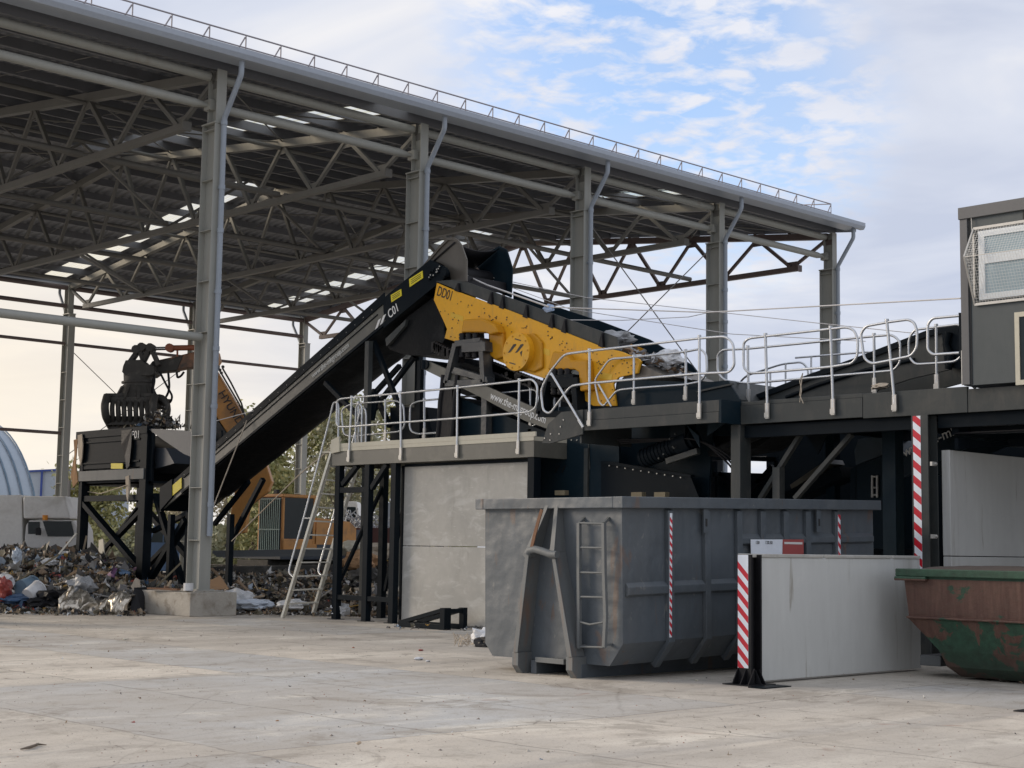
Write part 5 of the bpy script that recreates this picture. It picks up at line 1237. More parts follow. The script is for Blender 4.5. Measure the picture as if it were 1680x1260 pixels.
# rags and film hanging from it
def rag(name, label, pts, X, m_, th=.03, seed=0):
    m = MB(); P = px(pts, X=X)
    c = sum(P, V((0, 0, 0)))/len(P)
    m.prism([p+V((rnd.uniform(-.03, .03), 0, 0)) for p in P], (th, 0, 0)); return tag(m.build(name, m_), label, 'rag')
rag('hanging_cloth', 'tan cloth strip hanging at the left corner of the hopper', [(127, 714), (134, 712), (137, 730), (135, 752), (131, 764), (127, 745)], XF-.07, M_TAN)
rag('hanging_cloth', 'brown rag drooping outside the left leg of the hopper stand', [(122, 722), (126, 720), (124, 760), (126, 790), (120, 800), (117, 780), (121, 745)], XF-.07, M_CARD)
rag('hanging_cloth', 'dark shredded film hanging down the front of the hopper', [(199, 706), (215, 704), (216, 730), (213, 765), (207, 770), (203, 748), (200, 730)], XF-.06, M_BLACK)
rag('hanging_cloth', 'thin tan strip hanging from the dusty beam of the stand', [(206, 782), (211, 780), (212, 800), (210, 824), (207, 812)], XF-.06, M_TAN)
rag('hanging_cloth', 'pale torn film caught where the braces of the stand cross', [(161, 886), (168, 884), (171, 910), (176, 935), (183, 950), (178, 953), (168, 938), (162, 915)], XF-.1, M_FASCL)

# ------------------------------------------------------------------ excavator with grapple
ex = thing('excavator', 'dirty orange tracked excavator with a grapple held over the feed hopper', 'excavator', at(440, 930, D=50)*1.0)
def pz(pts, D): return [at(x, y, D=D) for x, y in pts]
m = MB(); m.prism(pz([(352, 588), (359, 580), (354, 572), (347, 570), (345, 600), (346, 616), (400, 740), (440, 800), (404, 822), (384, 868), (372, 872), (388, 810), (424, 790), (340, 640), (330, 600)][:0] or [(340, 575), (350, 570), (357, 578), (360, 592), (352, 604), (380, 650), (404, 690), (432, 745), (446, 790), (440, 806), (408, 830), (402, 874), (372, 878), (386, 800), (408, 775), (395, 745), (345, 668), (330, 620)], 46.5), FH*.45)
m.build('boom', M_ORANGE, ex, bevel=.03)
m = MB(); m.prism(pz([(345, 672), (395, 745), (385, 750), (343, 690)], 46.48), FH*.4); 
for dx in (0, 7): m.tube(pz([(358+dx, 604), (372+dx, 628), (392+dx*.6, 662), (402, 684)], 46.4), .03, 6)
for i in range(7): q_ = pz([(351+i*2.5, 602+(i % 3)*5)], 46.35)[0]; m.cyl(q_, q_-FH*.05, .05, 8)
m.build('hoses', M_GRAP, ex)
dB = (at(388, 690, D=46.48)-at(358, 641, D=46.48)).normalized(); upB = V((0, 0, 1))
text('HYUNDAI', at(357.5, 645, D=46.46), dB, RH, .33, M_BLKT, 'lettering', ex, .004)
m = MB(); m.prism(pz([(352, 572), (352, 602), (306, 604), (276, 610), (250, 609), (246, 598), (262, 590), (280, 586), (306, 580), (330, 574)], 46.2), FH*.4); m.build('arm', M_ORANGE2, ex, bevel=.03)
m = MB(); m.prism(pz([(276, 590), (300, 583), (290, 608), (252, 611), (244, 600), (250, 592)], 46.15), FH*.5); m.build('arm_tip', M_GRAP, ex, bevel=.03)
m = MB(); m.tube(pz([(252, 572), (276, 571.5)], 46.0), .055, 8); m.build('cylinder_rod', M_CHROME, ex)
m = MB(); m.tube(pz([(276, 571), (345, 570)], 46.0), .085, 12); m.cyl(*[at(279, 571, D=46.0)-FH*.12, at(279, 571, D=46.0)+FH*.12], .13, 12); m.tube(pz([(291, 574), (291, 585)], 46), .03, 6); m.build('bucket_cylinder', mat('cylinder_red_orange', (.30, .10, .05), .6), ex)
m = MB()
for a, b in (((226, 572), (248, 570)), ((228, 574), (214, 594)), ((230, 574), (236, 594)), ((246, 572), (236, 592)), ((248, 571), (261, 600))):
    m.beam(at(*a, D=46.0), at(*b, D=46.0), .30, .11, FH.cross(V((0, 0, 1)))) if False else m.beam(at(*a, D=46.0), at(*b, D=46.0), .3, .12, (at(*b, D=46)-at(*a, D=46)).cross(FH))
for p in ((225, 574), (248, 571), (234, 570)): q_ = at(*p, D=46); m.cyl(q_-FH*.2, q_+FH*.2, .13, 10)
m.build('linkage', M_GRAP, ex, bevel=.01)
gr = MB()
gr.prism(pz([(202, 600), (206, 591), (232, 590), (238, 596), (252, 600), (254, 612), (248, 616), (206, 616), (200, 610)], 45.7), FH*.8)
gr.tube([at(227, 612, D=46.1), at(227, 640, D=46.1)], [.44, .42], 18); gr.tube([at(227, 626, D=46.1), at(227, 629, D=46.1)], .50, 18)
gr.tube([at(226, 633, D=46.1), at(225, 650, D=46.1), at(224, 660, D=46.1)], [.44, .56, .62], 18)
for i in range(10):
    a = 2*PI*i/10; c0 = at(225, 636, D=46.1); c1 = at(224, 658, D=46.1); d_ = RH*math.cos(a)+FH*math.sin(a); gr.beam(c0+d_*.46, c1+d_*.66, .10, .08)
gr.build('grapple_head', M_GRAP, ex, bevel=.008)
def shellhalf(sgn, name, d0):
    m = MB(); c = at(220, 668, D=46.1)      # pivot line of the clam
    # curved rails seen from the side
    top_ = pz([(174, 650), (268, 660)], 46.1)
    n = 9
    for i in range(n):
        f = i/(n-1); x = 175+f*76; depth = d0
        P = [at(x+2, 652 if 0 < i < n-1 else 648, D=45.6), at(x-1+f*2, 668, D=45.35), at(x+f*1, 684, D=45.4), at(x+3-f*2, 697, D=45.7)]
        if sgn > 0: P = [p+FH*(1.0 - 2*(p.dot(FH)-45.6)) for p in P]
        m.tube(rnd_pts(P, .12, 3), .075, 6)
    for y_, x0, x1, Dq in ((650, 174, 253, 45.6), (656, 174, 253, 45.5), (690, 176, 256, 45.55), (697, 180, 250, 45.75)):
        a, b = at(x0, y_, D=Dq), at(x1, y_, D=Dq)
        if sgn > 0: a, b = a+FH*(1.0-2*(Dq-45.6)), b+FH*(1.0-2*(Dq-45.6))
        m.beam(a, b, .08, .17 if y_ < 690 else .26)
    return m.build(name, M_GRAP, ex, bevel=.008)
shellhalf(-1, 'grapple_shell', 0); shellhalf(1, 'grapple_shell', 0)
m = MB()
for x in (173.5, 252, ): m.tube(rnd_pts([at(x+2, 650, D=45.5), at(x-2, 665, D=45.2), at(x, 684, D=45.3), at(x+8, 699, D=45.9)], .2, 4), .12, 8)
ring_ = [at(261+13*math.cos(a), 672+19*math.sin(a), D=45.8) for a in [2*PI*i/20 for i in range(13, 27)]]
m.tube(ring_, .12, 8); m.box(at(244, 668, D=45.6), at(268, 656, D=46.4)); m.build('grapple_cheek', M_GRAP, ex)
m = MB()
for P in ([(262, 610), (272, 630), (283, 650), (280, 660), (272, 663)], [(252, 610), (254, 625), (250, 640), (252, 655)], [(290, 611), (291, 620), (297, 617), (302, 610)], [(276, 611), (278, 634), (276, 645), (270, 655)], [(256, 608), (251, 622), (250, 645)]): m.tube(rnd_pts(pz(P, 45.9), .4, 4), .035, 6)
m.build('hydraulic_hoses', M_BLACK, ex)
# house, cab, tracks; the machine faces the camera, turned a little to the left
fe = (-FH*math.cos(R(38)) - RH*math.sin(R(38))).normalized(); se = V((-fe.y, fe.x, 0))      # forward, side(to its left)
E0 = at(462, 906, D=48.0); E0.z = 1.3          # front right corner of the cab at floor level (seen in the middle)
if se.dot(RH) > 0: se = -se                    # se points to the picture's left
def eb(m, f0, f1, s0, s1, z0, z1, mi=0):
    vs = [E0+fe*f+se*s+V((0, 0, z-E0.z)) for z in (z0, z1) for f, s in ((f0, s0), (f1, s0), (f1, s1), (f0, s1))]
    m.add(vs, [(3, 2, 1, 0), (4, 5, 6, 7), (0, 1, 5, 4), (1, 2, 6, 5), (2, 3, 7, 6), (3, 0, 4, 7)], mi)
cw_ = 1.12
m = MB()
for f, s in ((-.0, 0), (0, cw_), (-1.35, 0), (-1.35, cw_)): eb(m, f-.09, f, s-(0 if s else 0)-(.08 if s else 0), s+(.0 if s else .08), 1.3, 3.06)
eb(m, -1.45, .03, -.02, cw_+.02, 3.06, 3.16); eb(m, -1.45, 0.0, 0, cw_, 1.25, 1.34); eb(m, -1.35, 0, .0, .05, 1.34, 1.75); eb(m, -1.44, -1.35, 0.081, cw_-.081, 1.34, 2.1)
cab_ = m.build('cab', M_ORANGE, ex, bevel=.02)
m = MB(); eb(m, -.05, -.03, .081, cw_-.081, 1.35, 3.05); eb(m, -1.34, -.1, .02, .04, 1.76, 3.05); m.build('cab_glass', M_GLASS, cab_)
m = MB()
for i in range(11): s = .12+i*(cw_-.24)/10; eb(m, .02, .045, s-.012, s+.012, 1.40, 3.0)
for z in (1.40, 2.05, 3.0): eb(m, .015, .05, .08, cw_-.08, z-.015, z+.015)
m.build('cab_front_grille', mat('teal_grey_bars', (.20, .30, .30), .5), cab_)
m = MB()
for f, s in ((-.1, .3), (-.1, .9)): eb(m, f, f+.1, s, s+.14, 3.17, 3.30)
m.each('work_lamp', M_BLACK, cab_)
m = MB()
P = [(0, 1.3), (-3.3, 1.3), (-3.3, 2.15), (-3.0, 2.35), (-1.46, 2.45), (-1.46, 1.62), (-.5, 1.52), (0, 1.42)]
m.prism([E0+fe*f+V((0, 0, z-E0.z))+se*.0-se*.02 for f, z in P], se*.018); m.prism([E0+fe*f+V((0, 0, z-E0.z))+se*.02 for f, z in [(-1.47, 1.3), (-3.3, 1.3), (-3.3, 2.15), (-3.0, 2.35), (-1.47, 2.45)]], se*2.6)
m.build('engine_house', M_ORANGE, ex, bevel=.03)
m = MB(); eb(m, -3.4, .1, -.05, 2.6, 1.12, 1.29); eb(m, -3.32, -1.5, -.035, -.021, 1.30, 1.60); eb(m, -3.9, -3.3, -.0, 2.6, 1.2, 2.1); m.build('counterweight', mat('charcoal_blue_paint', (.045, .055, .07), .5), ex, bevel=.02)
pp = E0-fe*2.55-se*.037; text('260', V((pp.x, pp.y, 1.38)), -fe, (0, 0, 1), .2, M_WHITE, 'lettering', ex, .002)
m = MB(); m.tube([E0-fe*2.2+se*1.0+V((0, 0, 1.1)), E0-fe*2.2+se*1.0+V((0, 0, 1.5))], .07, 8); m.build('exhaust', M_BLACK, ex)
m = MB()
for s in (-.35, 2.1):
    P = [(.9, .42), (.75, .12), (.4, .0), (-3.3, .0), (-3.7, .14), (-3.85, .45), (-3.6, .78), (-3.2, .88), (.3, .88), (.75, .74)]
    m.prism([E0+fe*f+se*(s-.1)+V((0, 0, z-1.3)) for f, z in P], se*.6)
    for i in range(28): 
        f = -3.5+i*.15; eb(m, f, f+.05, s-.13, s+.53, .88, .925)
m.build('track', M_GRAP, ex, bevel=.02)
m = MB(); eb(m, -3.0, .2, .4, 1.8, .45, 1.1); m.build('undercarriage', M_GRAP, ex)

# ------------------------------------------------------------------ ropes and wires
def rope(name, label, pts, r=.012, m_=M_ROPE, sag=0, group=None):
    P = [at(x, y, X=X) for x, y, X in pts]; out = []
    for a, b in zip(P[:-1], P[1:]):
        for i in range(12): q = i/12; p = a.lerp(b, q); p.z -= sag*4*q*(1-q); out.append(p)
    out.append(P[-1]); m = MB(); m.tube(out, r, 5); return tag(m.build(name, m_), label, 'rope', group)
rope('guy_rope', 'pale rope slanting from the conveyor down to the rubbish behind the column', [(405, 690, XQ-.1), (338, 862, 21.2)], .016, M_TAN)
rope('guy_rope', 'pale strap running from the ladder head down to the left past the excavator', [(560, 722, 21.2), (492, 778, 21.3), (380, 888, 22)], .016, M_TAN)
rope('guy_rope', 'white line from the column across the excavator boom to the conveyor', [(342, 694, 21.5), (420, 673, XQ)], .012)
rope('white_rope', 'frayed white rope from the hood along the screen up to the knotted rag', [(767, 453, XQ+.4), (800, 468, XQ+.2), (860, 489, XS), (900, 503, XS)], .02)
rope('white_rope', 'white rope stretched level from the knotted rag to the cabin', [(904, 504, XS), (1160, 512.5, 21.5), (1576, 489.5, 20.9)], .012)
rope('white_rope', 'thin white rope from the hood high over the screen to the right', [(792, 452, XQ+1.3), (960, 488, 24), (1350, 531, 24), (1560, 553, 24)], .008, M_ROPE)
rope('white_rope', 'second thin white rope below the first from the hood', [(795, 455, XQ+1.3), (935, 507, 24), (1200, 548, 24), (1420, 560, 24)], .008)
rope('white_rope', 'short white line from the rubbish on the screen across to the next column', [(935, 525, XS+.3), (1020, 525.5, 23), (1130, 520, 24), (1166, 512, 24)], .009)
rope('steel_wire', 'thin tan wire stretched across under the hopper stand', [(140, 806, 22.2), (165, 810, 22.2), (208, 796, 21.9)], .015, M_TAN)

# ------------------------------------------------------------------ vehicles and buildings behind
DT = 52
tr = thing('box_truck', 'small white box truck parked behind the rubbish heap', 'truck', (26, 44, 0))
def db(m, x0, x1, y0, y1, D, dep, mi=0): 
    a = at(x0, y0, D=D); b = at(x1, y1, D=D); P = [a, at(x1, y0, D=D), b, at(x0, y1, D=D)]; m.prism(P, FH*dep, mi)
m = MB(); m.prism([at(-40, 812, D=DT), at(106, 813, D=DT), at(117, 851, D=DT), at(38, 852, D=DT), at(36, 878, D=DT), at(-40, 878, D=DT)][:0] or [at(-60, 813, D=DT), at(36, 812, D=DT), at(37, 903, D=DT), at(-60, 903, D=DT)], FH*2.1); m.build('cargo_box', M_VAN, tr, bevel=.03)
m = MB(); m.prism([at(37, 816, D=DT-.1), at(41, 814, D=DT-.1), at(107, 814, D=DT-.1), at(116, 851, D=DT-.1), at(38, 851, D=DT-.1)], FH*2.0); m.build('wind_deflector', M_VAN, tr, bevel=.06)
m = MB(); m.prism([at(40, 880, D=DT), at(42, 862, D=DT), at(48, 853, D=DT), at(120, 853, D=DT), at(128, 870, D=DT), at(130, 900, D=DT), at(40, 900, D=DT)], FH*1.9); cbt = m.build('cab', M_VANG, tr, bevel=.05)
m = MB(); db(m, 46, 65, 856, 876, DT-.03, .03); m.prism([at(70, 855, D=DT-.04), at(116, 855, D=DT-.04), at(122, 880, D=DT-.04), at(78, 880, D=DT-.04)], FH*.04); m.build('glass', M_GLASS, cbt)
m = MB(); db(m, 58, 66, 866, 878, DT-.3, .12); m.build('wing_mirror', M_BLACK, cbt, bevel=.02)
m = MB(); a = at(74, 851, D=DT-.1); m.cyl(a-V((0, 0, .05)), a+V((0, 0, .12)), .09, 10); m.build('amber_lamp', M_LAMP, tr)
m = MB()
for x in (70, -30): a = at(x, 918, D=DT); a.z = .42; m.cyl(a, a+FH*.25, .42, 20)
m.each('wheel', M_BLACK, tr)
# arched hangar
hg = thing('arched_hangar', 'blue grey arched tin hangar at the far left', 'hangar', at(-60, 880, D=110))
m = MB(); c = at(-45, 883, D=110); c.z = 0; rr_ = 7.3; dp = (-FH*.66-RH*.75).normalized(); ca_ = RH-FH*1.136
def arch(u, v):
    a = v*PI; k = rr_*(1+.008*(1 if int(u*44) % 2 else 0)); return c + ca_*math.cos(a)*k + V((0, 0, 1))*math.sin(a)*k*1.37 + dp*u*40
m.sheet(arch, 60, 36, smooth=False); 
n_ = 24
rb = MB()
for i in range(48):
    u = i/48; pts_ = [c+ca_*math.cos(a)*rr_*1.012+V((0, 0, 1))*math.sin(a)*rr_*1.37*1.012+dp*u*40 for a in [PI*k/30 for k in range(16)]]
    rb.tube(pts_, .07, 4)
sh_ = m.build('shell', M_TIN, hg); rb.build('seams', mat('seam_dark_blue', (.13, .19, .25), .6), sh_)  # seams drawn as dark blue lines along the shell
m = MB(); P = [c+ca_*math.cos(PI*k/30)*rr_+V((0, 0, 1))*math.sin(PI*k/30)*rr_*1.37 for k in range(31)]; m.prism(P, FH*.1); m.build('end_wall', M_TIN, hg)
bb = thing('blue_warehouse', 'pale blue-grey warehouse with dark blue trim beyond the truck', 'building', at(80, 880, D=130))
m = MB(); P = [at(30, 774, D=130), at(115, 770, D=130), at(170, 778, D=130)]; 
P2 = [V((p.x, p.y, 0)) for p in P]
m.prism([P[0], P[1], P2[1], P2[0]], FH*18); m.prism([P[1]+FH*.02, P[2]+FH*9, V(((P[2]+FH*9).x, (P[2]+FH*9).y, 0)), P2[1]+FH*.02], (RH*-.1)); m.build('wall', M_BLUEB, bb)
m = MB(); m.beam(P[0]-FH*.1, P[1]-FH*.1, .2, .16)
for x in (69, 105): a = at(x, 772, D=129.8); b = V((a.x, a.y, 0)); m.beam(a, b, .16, .1, FH)
m.build('trim', M_BLUE, bb)
mk = MB(); a = at(107.5, 767, D=100); mk.tube([V((a.x, a.y, 0)), a], .12, 8); tag(mk.build('lamp_pole', M_VAN), 'thin white pole standing between the warehouse and the hopper stand', 'pole')
mk = MB(); a = at(114, 788, D=90); mk.tube([V((a.x, a.y, 0)), a], .10, 6); 
for i in range(8): q_ = a-V((0, 0, .5+i*.6)); mk.beam(q_-RH*.35, q_+RH*.35, .05, .08)
tag(mk.build('utility_pole', M_WIRE), 'dark utility pole with short crossarms just left of the hopper stand', 'pole')
# parked vehicles glimpsed between the legs
def car(name, label, cat, x0, x1, yt, D, col, zb=.2):
    t_ = thing(name, label, cat, at((x0+x1)/2, 880, D=D))
    a, b = at(x0, yt, D=D), at(x1, yt, D=D); W_ = b-a; W_.z = 0; L = W_.length; u = W_.normalized(); h = a.z; o = V((a.x, a.y, 0))
    P = [(0, .35), (.02*L, .55*h), (.14*L, .62*h), (.27*L, h), (.78*L, h), (.93*L, .62*h), (L, .55*h), (L, .35), (.85*L, .25), (.15*L, .25)]
    m = MB(); m.prism([o+u*q+V((0, 0, z)) for q, z in P], FH*1.7); m.build('body', col, t_, bevel=.05)
    m = MB(); m.prism([o+u*q+V((0, 0, z))-FH*.01 for q, z in [(.19*L, .64*h), (.30*L, .93*h), (.50*L, .93*h), (.50*L, .64*h)]], FH*.03); m.prism([o+u*q+V((0, 0, z))-FH*.01 for q, z in [(.53*L, .64*h), (.53*L, .93*h), (.75*L, .93*h), (.86*L, .64*h)]], FH*.03); m.build('window', M_GLASS, t_)
    for q in (.2, .8): m = MB(); p = o+u*(q*L)+V((0, 0, .34))-FH*.04; m.cyl(p, p+FH*.25, .34, 16); m.build('wheel', M_BLACK, t_)
car('parked_car', 'blue car seen between the hopper stand and the hall column', 'car', 236, 300, 858, 72, M_BLUEP)
car('parked_van', 'small white van behind the ladder at the right of the excavator', 'van', 535, 600, 822, 70, M_VAN)
m = MB(); m.prism(pz([(514, 854), (532, 853), (535, 862), (530, 868), (517, 868)], 52), FH*.6); tag(m.build('plastic_tub', M_GREENP, bevel=.03), 'green plastic tub standing on the excavator engine house', 'tub')
sc_ = thing('scrap_trailer', 'dark red open trailer loaded with loose steel rods behind the walkway legs', 'trailer', at(605, 900, D=56))
m = MB(); m.prism(pz([(550, 866), (645, 866), (645, 905), (550, 905)], 56), FH*2.0); m.build('body', mat('maroon_paint', (.09, .035, .03), .6, var=.2), sc_, bevel=.03)
m = MB()
for i in range(70):
    x = rnd.uniform(553, 635); d_ = rnd.uniform(56.1, 57.8); a = at(x, rnd.uniform(846, 868), D=d_); v_ = RH*rnd.uniform(-1, 1)+V((0, 0, rnd.uniform(.1, .8)))+FH*rnd.uniform(-.4, .4); m.tube([a-v_*.5, a+v_*rnd.uniform(.2, .6)], .02, 4)
struct(m.build('steel_rods', M_GALV, sc_), 'stuff')
m = MB(); m.prism(pz([(627, 825), (645, 824), (645, 895), (628, 895)], 62), FH*2); tag(m.build('metal_cabinet', M_TIN, bevel=.03), 'pale blue metal cabinet standing behind the last walkway leg', 'cabinet')

# ------------------------------------------------------------------ trees
def tree(label, x, D, h, w_, leaf, nl, seed, ls=.16, bark=M_BARK, base=.25, name='tree', group='trees beyond the yard', dens=1.0):
    rn = random.Random(seed); p0 = at(x, 880, D=D); p0.z = 0
    t_ = thing(name, label, 'tree', p0, group)
    m = MB(); tips = []
    def limb(a, d, L, r, lv):
        P = [a]; n = 5
        for i in range(n):
            d = (d+V((rn.uniform(-.2, .2), rn.uniform(-.2, .2), rn.uniform(-.05, .12)))).normalized(); P.append(P[-1]+d*L/n)
        m.tube(P, [r*(1-.75*i/n) for i in range(n+1)], 5, cap=False)
        if lv < 3:
            k = 9 if lv == 0 else (5 if lv == 1 else 3)
            for i in range(k):
                q = base+(1-base)*(i+rn.random())/k if lv == 0 else .3+.7*rn.random(); idx = min(int(q*n), n-1); b = P[idx].lerp(P[idx+1], q*n-idx)
                az = rn.uniform(0, 2*PI); el = rn.uniform(.3, 1.0); dd = V((math.cos(az)*math.cos(el), math.sin(az)*math.cos(el), math.sin(el)))
                limb(b, (dd+d*.35).normalized(), (w_*.62 if lv == 0 else L*.6)*rn.uniform(.6, 1.05)*(1-.35*q if lv == 0 else 1), r*.5*(1-.5*q), lv+1)
        if lv >= 1: tips.extend(P[2:])
    limb(p0, V((0, 0, 1)), h*.93, h*.014+.03, 0)
    m.build('trunk', bark, t_)
    c = MB(); vs = []; fs = []
    for i in range(nl):
        t0 = rn.choice(tips); s = ls*rn.uniform(.5, 1.3); sp = ls*3.0
        q = t0+V((rn.gauss(0, sp), rn.gauss(0, sp), rn.gauss(0, sp*.8)))
        if q.z < h*base*.5: continue
        a = V((rn.uniform(-1, 1), rn.uniform(-1, 1), rn.uniform(-1, 1))).normalized(); b = a.cross(V((rn.uniform(-1, 1), rn.uniform(-1, 1), .3))).normalized()
        o = len(vs); vs += [q-a*s, q-b*s*.55, q+a*s, q+b*s*.55]; fs.append((o, o+1, o+2, o+3))
    c.v = vs; c.f = fs; c.m = [0]*len(fs); c.sm = [False]*len(fs); c.build('crown', leaf, t_)
tl = [(452, 84, 8.0, 5.0, M_LEAF, 5200, 'olive tree right behind the excavator cab', .17), (500, 90, 9.6, 6.0, M_LEAF, 5200, 'tall olive tree behind the ladder head', .17), (556, 80, 7.8, 5.2, M_LEAFG, 3600, 'grey-green tree seen through the left handrail panel', .15), (615, 92, 9.4, 6, M_LEAFG, 4200, 'grey-green tree right behind the conveyor support leg', .16),
      (668, 84, 7.6, 5.2, M_LEAF, 3600, 'olive tree seen through the middle of the handrail', .16), (735, 95, 8.6, 6, M_LEAFG, 3600, 'grey-green tree behind the screen supports', .16), (405, 92, 5.6, 5, M_LEAF, 3600, 'low olive tree left of the excavator cab', .17),
      (172, 92, 4.6, 4.6, M_LEAF, 3600, 'low olive tree framed by the hopper stand', .16), (262, 88, 4.6, 4.0, M_LEAF, 2600, 'low olive tree between the hopper stand and the column', .16)]
for i, (x, D, h, w_, lf, nl, lb, ls) in enumerate(tl): tree(lb, x, D, h, w_, lf, nl, 40+i, ls, M_BARKP if i % 2 else M_BARK, base=.12)
tree('pale dry tree standing behind the grapple beside the column', 285, 78, 8.0, 3.6, M_LEAFP, 2200, 77, .12, M_BARKP)  # leaves and bark have pale colours of their own
tree('pale bare tree beyond the column at the conveyor foot', 372, 86, 6.3, 4.2, M_LEAFP, 1500, 78, .12, M_BARKP)
fs_ = MB(); rn = random.Random(5)
for i in range(26000):
    x = rn.uniform(380, 780); D = rn.uniform(96, 120); h = 3.4+1.6*noise.noise(V((x*.02, 0, 1)))+1.0*noise.noise(V((x*.07, 3, 1))); p = at(x, 880, D=D); p.z = h*rn.random()**.8
    s = rn.uniform(.12, .3); a = V((rn.uniform(-1, 1), rn.uniform(-1, 1), rn.uniform(-1, 1))).normalized(); b = a.cross(V((rn.uniform(-1, 1), rn.uniform(-1, 1), .3))).normalized(); o = len(fs_.v)
    fs_.v += [p-a*s, p-b*s*.6, p+a*s, p+b*s*.6]; fs_.f.append((o, o+1, o+2, o+3)); fs_.m.append(0); fs_.sm.append(False)
struct(fs_.build('thicket', M_LEAF), 'stuff')
fs_ = MB()
for i in range(11000):
    x = rn.uniform(118, 380); D = rn.uniform(96, 125); h = 2.6+1.3*noise.noise(V((x*.02, 0, 1)))+.8*noise.noise(V((x*.07, 3, 1))); p = at(x, 880, D=D); p.z = h*rn.random()**.8
    s = rn.uniform(.12, .3); a = V((rn.uniform(-1, 1), rn.uniform(-1, 1), rn.uniform(-1, 1))).normalized(); b = a.cross(V((rn.uniform(-1, 1), rn.uniform(-1, 1), .3))).normalized(); o = len(fs_.v)
    fs_.v += [p-a*s, p-b*s*.6, p+a*s, p+b*s*.6]; fs_.f.append((o, o+1, o+2, o+3)); fs_.m.append(0); fs_.sm.append(False)
struct(fs_.build('bushes', M_LEAFG), 'stuff')

# ------------------------------------------------------------------ rubbish heaps and litter
def sstep(a, b, x): q = max(0, min(1, (x-a)/(b-a))); return q*q*(3-2*q)
def heap(x, D):      # height of the rubbish by photo column and depth
    n = noise.noise(V((x*.018, D*.35, 0)))*.5+noise.noise(V((x*.05, D*.9, 4)))*.35
    L = sstep(33.4, 42, D)*1.12*(1-sstep(120, 330, x)*.75)
    f0 = 34.2 if x < 110 else 35.2
    L *= sstep(f0-.2, f0+1.6, D)*.5+.5 if D > f0-.3 else 0
    if x > 215: L = min(L, .32+.9*sstep(41, 50, D)) if x < 345 else (.30*sstep(35.6, 36.6, D)+.35*sstep(37.5, 43, D))
    if 555 < x < 650: L = max(L, 1.3*sstep(41, 47, D)*sstep(545, 600, x))
    if x > 470 and D < 36.2: L *= .3
    if D < f0: L = 0
    return max(0, L*(1+.35*n)+.12*n*(L > 0))
def hp3(x, D): p = at(x, 900, D=D); p.z = heap(x, D); return p
rn = random.Random(11)
m = MB(); m.sheet(lambda u, v: (lambda p: V((p.x, p.y, p.z-.03)))(hp3(-160+u*830, 34+v*v*20)), 160, 46, smooth=False)
hm = bpy.data.materials.new('compacted_waste'); 
def trash_mat(name, cols, rough=.6):
    m_ = bpy.data.materials.new(name); m_.use_nodes = True; t = m_.node_tree; b = t.nodes['Principled BSDF']
    p = t.nodes.new('ShaderNodeNewGeometry').outputs['Position']; vo = t.nodes.new('ShaderNodeTexVoronoi'); vo.inputs['Scale'].default_value = 5; t.links.new(p, vo.inputs['Vector'])
    sx = t.nodes.new('ShaderNodeSeparateXYZ'); t.links.new(vo.outputs['Color'], sx.inputs[0])
    t.links.new(ramp(t, sx.outputs[0], [(i/len(cols), c_) for i, c_ in enumerate(cols)], 'CONSTANT'), b.inputs['Base Color']); b.inputs['Roughness'].default_value = rough
    n = tnoise(t, p, 9, 6, .7); bp = t.nodes.new('ShaderNodeBump'); bp.inputs['Strength'].default_value = 1; bp.inputs['Distance'].default_value = .12
    t.links.new(n, bp.inputs['Height']); t.links.new(bp.outputs[0], b.inputs['Normal']); return m_
M_TR = trash_mat('mixed_waste', [(.06, .05, .042), (.10, .085, .07), (.045, .042, .04), (.15, .12, .09), (.08, .07, .05), (.03, .03, .032)])
struct(m.build('rubbish_heap', M_TR), 'stuff')
tp_ = [mat('waste_%s' % n_, c_, .6, var=.35, scale=3) for n_, c_ in (('grey', (.30, .29, .27)), ('brown', (.23, .16, .10)), ('dark', (.05, .047, .04)), ('tan', (.34, .27, .19)), ('white', (.60, .60, .58)), ('olive', (.15, .135, .095)), ('red', (.34, .08, .055)), ('blue', (.12, .2, .32)), ('purple', (.2, .09, .2)), ('ochre', (.48, .30, .08)), ('darkgrey', (.14, .135, .13)), ('black', (.02, .02, .022)), ('paleblue', (.36, .42, .48)))]
wts = [9, 13, 13, 8, 6, 12, .9, 1.0, .4, .9, 12, 12, 2.0]
